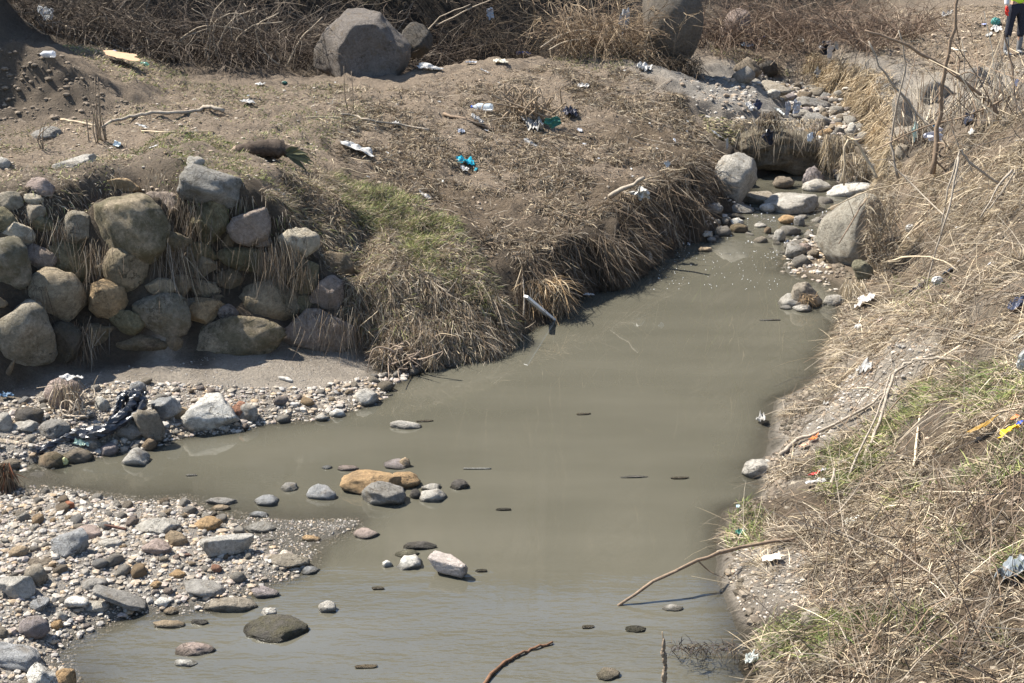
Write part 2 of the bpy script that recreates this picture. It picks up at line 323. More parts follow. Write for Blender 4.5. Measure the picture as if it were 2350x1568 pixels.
L([(2010, 405, Y(18.6)), (2075, 370, Y(18.2)), (2150, 325, Y(17.6)), (2250, 288, Y(16.8)), (2350, 250, Y(16.2)), (2600, 190, Y(15.4)), (3000, 80, Y(14.5))])
L([(2150, 430, Y(16.7)), (2250, 380, Y(16.0)), (2350, 340, Y(15.3)), (2600, 260, Y(14.6))])
L([(2150, 560, Y(15.3)), (2250, 520, Y(14.6)), (2350, 480, Y(14)), (2600, 400, Y(13.4))])
L([(2200, 720, 1.05), (2300, 680, 1.3), (2400, 640, 1.5), (2700, 500, 2.0)])
L([(2200, 900, .95), (2300, 880, 1.15), (2400, 850, 1.35), (2700, 750, 1.8)])
L([(2180, 1080, .85), (2300, 1060, 1.1), (2400, 1040, 1.25), (2800, 950, 1.7)])
L([(2150, 1300, .75), (2300, 1280, 1.0), (2400, 1280, 1.15), (2800, 1200, 1.6)])
L([(2150, 1500, .8), (2350, 1500, 1.05), (2700, 1450, 1.5)]); L([(2200, 1750, .85), (2600, 1750, 1.2)])
# surroundings (outside the frame)
for y in (0, 3, 6):
    Wp((-30, y, 2.6), (-12, y, 2.), (-7, y, 1.2), (-4.6, y, .1), (-3, y, -.2), (0, y, -.3), (1.2, y, -.2), (2.0, y, .25), (3.2, y, .9), (5.5, y, 1.9), (9, y, 2.8), (30, y, 3.2))
for y in (-30, -12): Wp((-30, y, 3), (-6, y, .5), (-3, y, -.3), (0, y, -.3), (2, y, .2), (6, y, 2), (30, y, 3.4))
for y, zz in ((9, .25), (11.2, -.1)): Wp((-8, y, zz), (-12, y, zz+.8))
for y_, z_b in ((17.6, 3.4), (18.4, 5.2), (19.2, 6.2), (20.2, 6.4), (21.2, 6.4), (22.2, 6.0)): Wp((-8.6, y_, z_b), (-9.6, y_, z_b+.8), (-12, y_, z_b+1.2), (-7.7, y_, 2.3))  # added bank out of view, raised to throw shade over the dirt mound
Wp((-9, 13, .4), (-9, 14.5, 1.6), (-14, 15, 1.8), (-30, 15, 3.2), (8.5, 12, 2.5), (9, 16, 2.5), (9, 20, 1.9), (12, 22, 2.0), (20, 12, 3), (25, 20, 3.5))
# hillside behind
for x, y0, z0 in ((-30, 22, 4.5), (-14, 22.8, 2.6), (-9, 23.4, 2.1), (-5, 24.6, 1.7), (-2, 26, 1.3), (1, 28, 1.3), (4, 30.4, 1.6), (7, 31.5, 2.1), (10, 31.5, 2.5), (16, 31, 3.0), (30, 28, 4.5)):
    Wp((x, y0, z0), (x, y0+4, z0+3.6), (x*1.05, y0+9, z0+10), (x*1.1, 44, 20.4), (x*1.2, 60, 23), (x*1.4, 110, 25))
for x in (-120, 120): Wp((x, -30, 8), (x, 20, 12), (x, 60, 20), (x, 110, 21))
Wp((0, -30, -.2))

def axis(lo, hi, a, b, st, g=1.12):
    c = list(np.arange(a, b+1e-6, st)); s = st
    up = []; x = c[-1]
    while x < hi: s *= g; x += s; up.append(x)
    dn = []; x = c[0]; s = st
    while x > lo: s *= g; x -= s; dn.append(x)
    return np.array(dn[::-1]+c+up)
GX = axis(-100, 100, -6.5, 9.0, .045); GY = axis(-25, 100, 7.2, 25.5, .05, 1.06)
def raster():
    pts = np.array(CP); pts = pts[(abs(pts[:, 0]) < 125)]
    key = np.round(pts[:, :2]/.03).astype(int); _, ui = np.unique(key, axis=0, return_index=True); pts = pts[np.sort(ui)]
    vo, _, fo, ov, _, _ = delaunay_2d_cdt([Vector((p[0], p[1])) for p in pts], [], [], 0, 1e-4)
    zz = np.array([pts[o[0], 2] if o else 0 for o in ov]); xy = np.array([(v.x, v.y) for v in vo])
    Z = np.full((len(GY), len(GX)), np.nan)
    for f in fo:
        a, b, c = f; A, B, D = xy[a], xy[b], xy[c]
        x0, x1 = min(A[0], B[0], D[0]), max(A[0], B[0], D[0]); y0, y1 = min(A[1], B[1], D[1]), max(A[1], B[1], D[1])
        i0, i1 = np.searchsorted(GX, x0-1e-6), np.searchsorted(GX, x1+1e-6); j0, j1 = np.searchsorted(GY, y0-1e-6), np.searchsorted(GY, y1+1e-6)
        if i0 >= i1 or j0 >= j1: continue
        X, Yy = np.meshgrid(GX[i0:i1], GY[j0:j1]); den = (B[1]-D[1])*(A[0]-D[0])+(D[0]-B[0])*(A[1]-D[1])
        if abs(den) < 1e-12: continue
        l1 = ((B[1]-D[1])*(X-D[0])+(D[0]-B[0])*(Yy-D[1]))/den; l2 = ((D[1]-A[1])*(X-D[0])+(A[0]-D[0])*(Yy-D[1]))/den; l3 = 1-l1-l2
        ins = (l1 > -1e-6) & (l2 > -1e-6) & (l3 > -1e-6); z = l1*zz[a]+l2*zz[b]+l3*zz[c]
        sub = Z[j0:j1, i0:i1]; sub[ins] = z[ins]
    Z[np.isnan(Z)] = 8.0
    for _ in range(3):
        P_ = np.pad(Z, 1, mode='edge'); Z = (P_[1:-1, 1:-1]*4+P_[:-2, 1:-1]+P_[2:, 1:-1]+P_[1:-1, :-2]+P_[1:-1, 2:])/8
    return Z
HZ = raster(); XX, YY = np.meshgrid(GX, GY)
fm = np.exp(-((XX-np.interp(YY, [13.4, 14.4, 15.4, 16.5, 17.5, 19.1, 20.2, 21.5], [.1, .3, .7, 1.5, 2.0, 2.75, 3.2, 3.2]))/.5)**2)*((YY > 13.3) & (YY < 21.6)); SH_ = fbm(XX*2.4, YY*2.4, s=83, o=2)*.16*fm
HZ = np.array([np.interp(GX+SH_[j], GX, HZ[j]) for j in range(len(GY))])
def bank_amount(X, Y_, Z): return np.clip((Z-.05)/.5, 0, 1)
ba = bank_amount(XX, YY, HZ)
near = np.clip(1-(np.abs(YY-16)-12)/10, 0, 1)*np.clip(1-(np.abs(XX)-10)/6, 0, 1)
HZ = HZ+fbm(XX*.9, YY*.9, s=3)*.05*ba+fbm(XX*3.2, YY*3.2, s=5)*.045*(ba*.9+.1)+near*fbm(XX*8, YY*8, s=9, o=2)*.034*(ba*.9+.1)+(1-near)*fbm(XX*.25, YY*.25, s=31)*.5*ba
for (u_, v_, z_b, sx, sy, hh) in ((2045, 850, .5, .45, .55, .17), (1945, 950, .35, .3, .3, .10), (1760, 1350, .1, .25, .3, .06)):
    c_ = PZ(u_, v_, z_b); q_ = np.exp(-((XX-c_[0])/sx)**2-((YY-c_[1])/sy)**2); HZ = HZ+q_*(hh+fbm(XX*5, YY*5, s=63)*.05)
def gz(x, y):
    x = np.asarray(x, float); y = np.asarray(y, float)
    i = np.clip(np.searchsorted(GX, x)-1, 0, len(GX)-2); j = np.clip(np.searchsorted(GY, y)-1, 0, len(GY)-2)
    tx = np.clip((x-GX[i])/(GX[i+1]-GX[i]), 0, 1); ty = np.clip((y-GY[j])/(GY[j+1]-GY[j]), 0, 1)
    return HZ[j, i]*(1-tx)*(1-ty)+HZ[j, i+1]*tx*(1-ty)+HZ[j+1, i]*(1-tx)*ty+HZ[j+1, i+1]*tx*ty
def grad(x, y, e=.06):
    return (gz(x+e, y)-gz(x-e, y))/(2*e), (gz(x, y+e)-gz(x, y-e))/(2*e)
def wz(y): return np.interp(y, [17.8, 19.6, 20.8, 21.3, 22.5, 24, 27, 29], [0, .03, .03, .1, .27, .37, .47, .4])
def hit(u, v, water=True):
    r = ray(u, v); T = np.arange(5.5, 70, .03); y = r[1]*T; x = r[0]*T; z = CH+r[2]*T
    g = gz(x, y)
    if water: g = np.maximum(g, np.where(y < 29, wz(y), -9))
    k = np.nonzero(z <= g)[0]
    if len(k) == 0: return np.array((x[-1], y[-1], z[-1]))
    k = k[0]
    if k == 0: return np.array((x[0], y[0], g[0]))
    d0 = z[k-1]-g[k-1]; d1 = z[k]-g[k]; t = d0/(d0-d1); return np.array((x[k-1]+(x[k]-x[k-1])*t, y[k-1]+(y[k]-y[k-1])*t, z[k-1]+(z[k]-z[k-1])*t))
def poly(pts):                             # polygon in world XY from view pixels (on terrain), or world points
    return np.array([hit(*p)[:2] if len(p) == 2 else p[:2] for p in pts])
def inpoly(P_, x, y):
    r = np.zeros(np.shape(x), bool); n = len(P_); j = n-1
    for i in range(n):
        xi, yi, xj, yj = *P_[i], *P_[j]
        if yi != yj: r ^= ((yi > y) != (yj > y)) & (x < (xj-xi)*(y-yi)/(yj-yi)+xi)
        j = i
    return r

# ground colour: soft zones of soil colours, with shade put in at the hollows
ZONES = []
def zone(col, *uv):
    for p in uv:
        q = hit(*p) if len(p) == 2 else p
        ZONES.append((q[0], q[1], *col))
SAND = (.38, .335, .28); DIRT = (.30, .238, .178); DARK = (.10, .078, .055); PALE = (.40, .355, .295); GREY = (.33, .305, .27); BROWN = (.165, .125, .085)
zone(SAND, (400, 850), (600, 840), (780, 820), (200, 870), (700, 880)); zone(GREY, (100, 980), (300, 960), (550, 930), (0, 1250), (200, 1250), (400, 1250), (600, 1290), (100, 1400), (50, 1500), (0, 1400), (0, 1040))
zone(GREY, (350, 1330), (300, 1200), (750, 1200)); zone(DIRT, (100, 370), (300, 330), (500, 320), (600, 300), (200, 290), (300, 240), (700, 330), (760, 280), (620, 400), (0, 330), (350, 200))
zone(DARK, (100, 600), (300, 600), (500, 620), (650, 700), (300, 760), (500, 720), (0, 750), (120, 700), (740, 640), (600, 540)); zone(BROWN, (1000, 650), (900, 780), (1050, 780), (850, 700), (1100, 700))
zone((.06, .05, .04), (1750, 425), (1820, 415), (1870, 410)); zone(DARK, (1250, 650), (1380, 600), (1500, 500), (1600, 450), (1450, 540)); zone(DIRT, (1150, 330), (1250, 250), (1000, 230), (1300, 180), (1100, 170), (1450, 250), (900, 260), (1000, 350), (1200, 430), (1350, 380)); zone(BROWN, (1050, 450), (1500, 320), (1400, 450), (950, 450))  # first zone: shade under the earth block put into the ground colour
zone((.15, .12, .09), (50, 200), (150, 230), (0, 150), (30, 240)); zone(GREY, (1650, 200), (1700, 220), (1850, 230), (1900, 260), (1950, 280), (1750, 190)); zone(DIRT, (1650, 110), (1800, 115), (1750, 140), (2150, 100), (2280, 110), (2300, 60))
zone(PALE, (2060, 250), (2180, 210)); zone(DIRT, (2250, 330), (2330, 300), (2200, 380), (2100, 420)); zone((.22, .175, .125), (2100, 550), (2250, 600), (2050, 700), (2150, 750), (2300, 750), (2250, 500))
zone(PALE, (2000, 850), (2060, 830), (1960, 880), (2100, 810), (1900, 960), (1740, 1070), (1780, 1045), (2030, 900)); zone(SAND, (1720, 1280), (1760, 1330), (1700, 1330), (1820, 1300), (1840, 960), (1800, 1400), (1900, 1260))
zone(BROWN, (2200, 1000), (2100, 1100), (2250, 1200), (2000, 1150), (1900, 1150), (2200, 1400), (2000, 1450), (1900, 1500), (1780, 1200), (2100, 1550)); zone(DARK, (1720, 1500), (1760, 1540), (1740, 1470))
zone((.05, .04, .03), (1000, 60), (300, 80), (600, 60), (1300, 40), (1800, 40), (-12, 30, 0), (0, 32, 0), (8, 34, 0), (-20, 30, 0), (20, 30, 0)); zone((.2, .16, .11), (-12, 12, 0), (-10, 18, 0), (12, 10, 0), (12, 20, 0), (0, -10, 0), (-8, 0, 0), (8, 0, 0), (0, 60, 0), (-60, 20, 0), (60, 20, 0))  # first zone: ground darkened to carry the shade of the brush voids
ZA = np.array(ZONES)
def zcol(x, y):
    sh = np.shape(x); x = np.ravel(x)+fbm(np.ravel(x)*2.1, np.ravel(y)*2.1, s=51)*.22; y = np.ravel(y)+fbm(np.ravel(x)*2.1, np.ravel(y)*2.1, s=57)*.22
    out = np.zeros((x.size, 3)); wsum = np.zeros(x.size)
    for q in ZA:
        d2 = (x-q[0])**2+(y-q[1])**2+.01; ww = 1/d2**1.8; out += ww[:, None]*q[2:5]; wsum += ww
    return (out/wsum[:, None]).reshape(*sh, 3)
def build_ground():
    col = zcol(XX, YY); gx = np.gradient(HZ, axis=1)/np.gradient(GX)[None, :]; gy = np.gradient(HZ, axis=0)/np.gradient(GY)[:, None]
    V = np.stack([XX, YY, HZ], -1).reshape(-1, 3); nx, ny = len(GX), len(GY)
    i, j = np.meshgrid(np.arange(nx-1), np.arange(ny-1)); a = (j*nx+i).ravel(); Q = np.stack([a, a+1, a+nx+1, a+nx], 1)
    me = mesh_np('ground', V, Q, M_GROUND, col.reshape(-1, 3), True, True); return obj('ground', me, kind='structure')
GROUND = build_ground()
def build_water():
    xs = np.arange(-9, 9.01, .12); ys = np.concatenate([np.arange(-20, 7, 1.0), np.arange(7, 29, .1)]); X, Y_ = np.meshgrid(xs, ys)
    Z = wz(Y_); g = gz(X, Y_); dep = Z-g
    sh = np.exp(-np.clip(dep, 0, 1)/.045)*.85
    rapid = np.clip(1-abs(Y_-19.0)/1.6, 0, 1)**.6*.55+np.clip((Y_-20.9)/.6, 0, 1)*.6; pool = np.clip((Y_-19.9)/.3, 0, 1)*np.clip((20.9-Y_)/.3, 0, 1)
    rough = .0015+rapid*(1-pool*.8)+np.clip((9.3-Y_)/1.2, 0, 1)*(.20+.35*np.clip((X-.2)/1.5, 0, 1))*np.clip(1+1.3*vnoise(X*1.3, Y_*2.2, s=66), .1, 3); rough += .03*np.clip(1-abs(Y_-10.6)/1.2, 0, 1)*np.clip((1.0-X)/1.0, 0, 1)
    Z = Z+rapid*(1-pool)*fbm(X*5, Y_*7, s=77)*.012
    V = np.stack([X, Y_, Z], -1).reshape(-1, 3); nx, ny = len(xs), len(ys); i, j = np.meshgrid(np.arange(nx-1), np.arange(ny-1)); a = (j*nx+i).ravel()
    me = mesh_np('water', V, np.stack([a, a+1, a+nx+1, a+nx], 1), M_WATER, None, True, True, {'rough': np.clip(rough, 0, 1), 'shallow': sh})
    return obj('water', me, kind='structure')
build_water()

# ------------------------------------------------------------------ stones
def ico(sub):
    import bmesh
    bm = bmesh.new(); bmesh.ops.create_icosphere(bm, subdivisions=sub, radius=1.0)
    V = np.array([v.co[:] for v in bm.verts]); F = np.array([[v.index for v in f.verts] for f in bm.faces]); bm.free(); return V, F
ICO = {s: ico(s) for s in (1, 2, 3, 4, 5)}
def stone_verts(seed, sub, ang=.5, rough=1.0):
    """unit stone (each axis within -1..1); ang 0 river-round .. 1 broken block"""
    ang = min(1, ang*.85+.22); rg = np.random.default_rng(seed); V, F = ICO[sub]; V = V.copy()
    k = int(6+ang*9)
    n = rg.normal(size=(k, 3)); n /= np.linalg.norm(n, axis=1)[:, None]; d = rg.uniform(.88-.34*ang, .98-.18*ang, k)
    o = rg.uniform(0, 50, 3)
    V = V*(1+(.10+.10*ang)*vnoise(V[:, 0]*1.3+o[0], V[:, 1]*1.3+o[1], V[:, 2]*1.3+o[2], seed % 97))[:, None]
    for a in range(k):
        e = V@n[a]-d[a]; V = V-n[a]*(np.maximum(e, 0)*(.80+.19*ang))[:, None]
    V = V*(1+rough*(.12 if sub < 4 else .055)*fbm(V[:, 0]*3.6+o[0], V[:, 1]*3.6, V[:, 2]*3.6, seed % 91, 3))[:, None]
    if sub >= 4: V = V*(1+rough*.024*fbm(V[:, 0]*11+o[0], V[:, 1]*11, V[:, 2]*11, seed % 89, 3))[:, None]
    lo, hi = V.min(0), V.max(0); return (V-(lo+hi)/2)/((hi-lo)/2), F
CLR = dict(grey=(.30, .285, .262), pale=(.47, .445, .40), white=(.66, .64, .59), tan=(.40, .31, .21), orange=(.42, .285, .155), brown=(.22, .165, .11), dark=(.10, .09, .08),
           pink=(.37, .295, .26), purple=(.30, .262, .255), blue=(.31, .315, .32), red=(.34, .18, .12), green=(.23, .215, .155), mud=(.21, .175, .135), warm=(.33, .29, .235))
def rotm(yaw=0, roll=0, tilt=0):
    return Matrix.Rotation(yaw, 3, 'Z') @ Matrix.Rotation(roll, 3, 'Y') @ Matrix.Rotation(tilt, 3, 'X')
ALLST = []
def put_stone(name, ctr, half, seed, ang, col, moss=0., roll=0., yaw=0., rough=1., parent=None, px=50, **k):
    sub = 2 if px < 26 else 3 if px < 75 else 4 if px < 330 else 5
    V, F = stone_verts(seed, sub, ang, rough); V = V*np.array(half)
    M = np.array(rotm(yaw, roll)); V = V@M.T
    me = mesh_np(name, V, F, M_STONE); o = obj(name, me, parent, tuple(ctr), **k)
    j = R.uniform(.9, 1.1); c = CLR[col] if isinstance(col, str) else col
    o.color = (c[0]*j, c[1]*j, c[2]*j, moss); ALLST.append((ctr[0], ctr[1], max(half[:2]))); return o
_sd = [100]
def rock(u0, v0, u1, v1, col, label=None, ang=.5, moss=0., roll=0., sunk=.3, depth=.8, name='rock', cat='rock', Yb=None, parent=None, rough=1., seed=None, group=None, push=0.):
    """stone whose picture box is u0..u1, v0..v1, standing where its foot meets ground or water"""
    _sd[0] += 1; sd_ = seed or _sd[0]; u = (u0+u1)/2
    G = hit(u, v1) if Yb is None else np.array(PY(u, v1, Yb)); dist = proj(G)[2]; s = dist/FV
    if G[2] < .005 and G[1] < 17.5 and sunk > .12 and 'arched' not in (label or ''): sunk = max(sunk, .42)
    a = (u1-u0)/2*s; b = a*depth; dp = PITCH+math.atan((v1-784)/FV); co, si = math.cos(dp), math.sin(dp)
    while True:
        Yc = G[1]+b*.85; best = None
        lo, hi = .02*a, 4*a
        for _ in range(30):
            c = (lo+hi)/2; zc = G[2]+c*(1-2*sunk); top = proj((G[0], Yc, zc))[1]-math.hypot(c*co, b*si)/s
            if top > v0: lo = c
            else: hi = c
        if c > .3*a or b < .35*a: break
        b *= .9
    c = max(c, .2*a); x = PY(u, (v0+v1)/2, Yc)[0]
    rr = math.radians(roll)
    if roll: # box of a rolled ellipsoid: keep it inside the picture box
        k_ = abs(math.sin(rr)); a, c = a*(1-.12*k_), c*(1-.1*k_)
    return put_stone(name, (x, Yc+push, G[2]+c*(1-2*sunk)), (a, b, c), sd_, ang, col, moss, rr, 0, rough, parent, u1-u0, label=label, cat=cat if label else None, group=group)

# --- the two landmark boulders at the back
def landmark(name, u0, v0, u1, v1, Yc, b, col, label, fn, cat='boulder', sub=5):
    G = np.array(PY((u0+u1)/2, (v0+v1)/2, Yc)); s = proj(G)[2]/FV; V, F = ICO[sub]; V = V.copy()
    V = fn(V); V = V*np.array(((u1-u0)/2*s, b, (v1-v0)/2*s)); me = mesh_np(name, V, F, M_STONE); o = obj(name, me, None, tuple(G), label=label, cat=cat)
    o.color = (*CLR[col], 0) if isinstance(col, str) else (*col, 0); return o
def f_big(V):
    pl = [((-.85, -.62, -.05), .60), ((.35, -.95, .05), .52), ((-.8, .1, .6), .74), ((.8, -.2, .62), .74), ((0, 0, -1), .7), ((-.6, -.3, -.8), .72), ((.1, -.2, .98), .76), ((.95, -.2, -.2), .86), ((-.55, -.7, .5), .7)]
    for n, d in pl:
        n = np.array(n); n = n/np.linalg.norm(n); e = V@n-d; V = V-n*(np.maximum(e, 0)*.93)[:, None]
    V = V*(1+.07*fbm(V[:, 0]*1.9, V[:, 1]*1.9, V[:, 2]*1.9, 5, 3)+.012*fbm(V[:, 0]*13, V[:, 1]*13, V[:, 2]*13, 6, 2))[:, None]
    lo, hi = V.min(0), V.max(0); return (V-(lo+hi)/2)/((hi-lo)/2)
landmark('boulder', 716, 24, 943, 196, 22.5, .72, (.185, .165, .15), 'huge grey boulder with a broken left face at the foot of the brush slope', f_big)
def f_round(V):
    V = V.copy(); e = -V[:, 0]-.82; V[:, 0] += np.maximum(e, 0)*.95
    V = V*(1+.02*fbm(V[:, 0]*2.2, V[:, 1]*2.2, V[:, 2]*2.2, 15, 3)+.004*fbm(V[:, 0]*13, V[:, 1]*13, V[:, 2]*13, 6, 2))[:, None]
    lo, hi = V.min(0), V.max(0); return (V-(lo+hi)/2)/((hi-lo)/2)
landmark('boulder', 1476, -70, 1613, 160, 24.6, .75, (.15, .132, .112), 'tall smooth round-topped grey boulder beside the upstream terrace, cut by the top of the photo', f_round)
put_stone('boulder', PY(955, 95, 23.4), (.28, .25, .3), 9, .4, 'dark', label='small dark boulder in the shade right behind the huge grey boulder', cat='boulder', px=80)
put_stone('boulder', PY(1692, 70, 28.4), (.33, .3, .42), 19, .3, 'pink', label='pinkish boulder half hidden among the twigs of the brush upstream', cat='boulder', px=80)
# --- rock retaining wall, one thing with every stone a part
WALL = empty('retaining_wall', tuple(hit(400, 824)), 'rough dry retaining wall of rounded mossy field stones below the left plateau', 'stone wall'); bpy.context.view_layer.update()
def wrock(c0, r0, c1, r1, col, ang=.35, moss=.5, roll=0, dz=.45, seed=None):
    u0, u1 = c0*.3335, c1*.3335; v0, v1 = 344+r0*.3335, 344+r1*.3335; _sd[0] += 1
    u, v = (u0+u1)/2, (v0+v1)/2; G = hit(u, v); s = proj(G)[2]/FV; a, c = (u1-u0)/2*s, (v1-v0)/2*s
    rr = math.radians(roll)
    if roll:  # recover the true half axes of a rolled stone from its box
        cs, sn = abs(math.cos(rr)), abs(math.sin(rr)); A2, C2 = a*a, c*c; den = cs**4-sn**4
        if abs(den) > .15:
            p = (A2*cs*cs-C2*sn*sn)/den; q = (C2*cs*cs-A2*sn*sn)/den; a, c = math.sqrt(max(p, .1*A2)), math.sqrt(max(q, .1*C2))
    b = min(a, c)*.85; r = ray(u, v); r = r/np.linalg.norm(r); a, c = (a*.82, c*.82) if (c0, r0) == (625, 255) else (a, c); ctr = G+r*b*(dz-.25)*.6
    cc_ = CLR[col]; col = (cc_[0]*1.1, cc_[1]*1.03, cc_[2]*.9)
    o = put_stone('stone', ctr-np.array(WALL.location), (a*1.17, b*1.1, c*1.17), seed or _sd[0], ang, col, moss, rr, 0, 1., WALL, max(u1-u0, 100))
    return o
W_ = [(625, 255, 1190, 770, 'warm', .55, .9, 32), (1305, 340, 1560, 660, 'green', .45, .8, 10), (1585, 410, 1850, 650, 'purple', .6, .1, 0), (995, 300, 1320, 500, 'purple', .5, .1, 8), (1925, 540, 2180, 770, 'pale', .8, 0, 15),
      (1990, 765, 2215, 1000, 'green', .4, .5, -12), (1520, 670, 1810, 820, 'green', .6, .8, 10), (1250, 630, 1520, 800, 'green', .5, .5, 14), (710, 670, 995, 1000, 'warm', .35, .5, 25), (625, 905, 865, 1145, 'tan', .15, .1, 18),
      (430, 425, 650, 655, 'grey', .3, .4, 35), (340, 650, 660, 930, 'green', .55, .9, 12), (-200, 600, 200, 985, 'grey', .3, .8, 20), (120, 660, 375, 850, 'purple', .35, .1, 5), (200, 825, 560, 1220, 'warm', .5, .1, 8),
      (-100, 1060, 350, 1480, 'grey', .7, .5, 0), (345, 1200, 560, 1480, 'dark', .4, .3, 0), (945, 985, 1300, 1265, 'grey', .3, .6, 15), (770, 1100, 985, 1265, 'green', .5, .6, 25), (750, 1260, 1135, 1440, 'mud', .5, .5, -4),
      (1130, 1255, 1255, 1430, 'mud', .3, .2, 0), (1225, 1150, 1925, 1450, 'warm', .6, .8, -6), (1660, 910, 2045, 1200, 'warm', .35, .4, 8), (1970, 1110, 2420, 1400, 'purple', .4, .1, 5), (1270, 1040, 1530, 1245, 'tan', 1., 0, 0),
      (1285, 900, 1505, 1040, 'warm', .8, 0, 12), (1240, 1020, 1390, 1140, 'grey', .5, .4, 20), (1290, 710, 1470, 890, 'warm', .6, 0, -38), (1170, 860, 1310, 1010, 'warm', .4, .1, -20), (1010, 890, 1200, 1000, 'warm', .6, .1, 0),
      (1460, 820, 1700, 1010, 'mud', .3, .3, 0), (1510, 1070, 1630, 1180, 'purple', .3, 0, 20), (2040, 1000, 2170, 1125, 'green', .4, .3, 10), (2155, 880, 2370, 1110, 'purple', .4, 0, 20), (-20, 290, 160, 440, 'grey', .3, .2, 0),
      (-90, 405, 105, 595, 'green', .3, .4, 20), (160, 305, 290, 385, 'pale', .3, 0, 10), (160, 375, 310, 510, 'grey', .4, 0, -30), (225, 465, 350, 570, 'green', .5, .4, 10), (30, 500, 210, 680, 'pale', .7, 0, -25),
      (330, 560, 410, 680, 'mud', .5, .3, 0), (740, 185, 960, 290, 'tan', .5, .1, 15), (0, 1440, 110, 1640, 'mud', .4, 0, 30), (560, 1180, 800, 1400, 'mud', .4, .5, 20), (1745, 580, 1860, 660, 'purple', .4, 0, 0),
      (-260, 980, 30, 1110, 'mud', .4, .3, 0), (1530, 560, 1640, 700, 'mud', .4, .3, 0), (640, 760, 730, 900, 'mud', .4, .4, 0), (890, 560, 1300, 700, 'mud', .4, .6, 0), (1440, 1000, 1560, 1090, 'mud', .4, .2, 0), (1700, 700, 1960, 900, 'mud', .4, .3, 0), (2160, 700, 2420, 920, 'mud', .4, .3, 0), (0, 560, 130, 660, 'mud', .4, .2, 0), (380, 900, 650, 1150, 'mud', .5, .4, 0),
      (-400, 300, -40, 620, 'grey', .4, .3, 0), (-420, 640, -160, 1000, 'warm', .4, .3, 0), (-420, 1020, -80, 1440, 'warm', .4, .3, 0)]
for i, q in enumerate(W_): wrock(*q, dz=1.3 if q[4] == 'mud' else .45)
rock(413, 377, 590, 486, 'grey', 'large angular grey boulder perched on top of the retaining wall', .75, .25, 14, .02, name='boulder', cat='boulder', seed=4021, depth=.55, push=-.12)

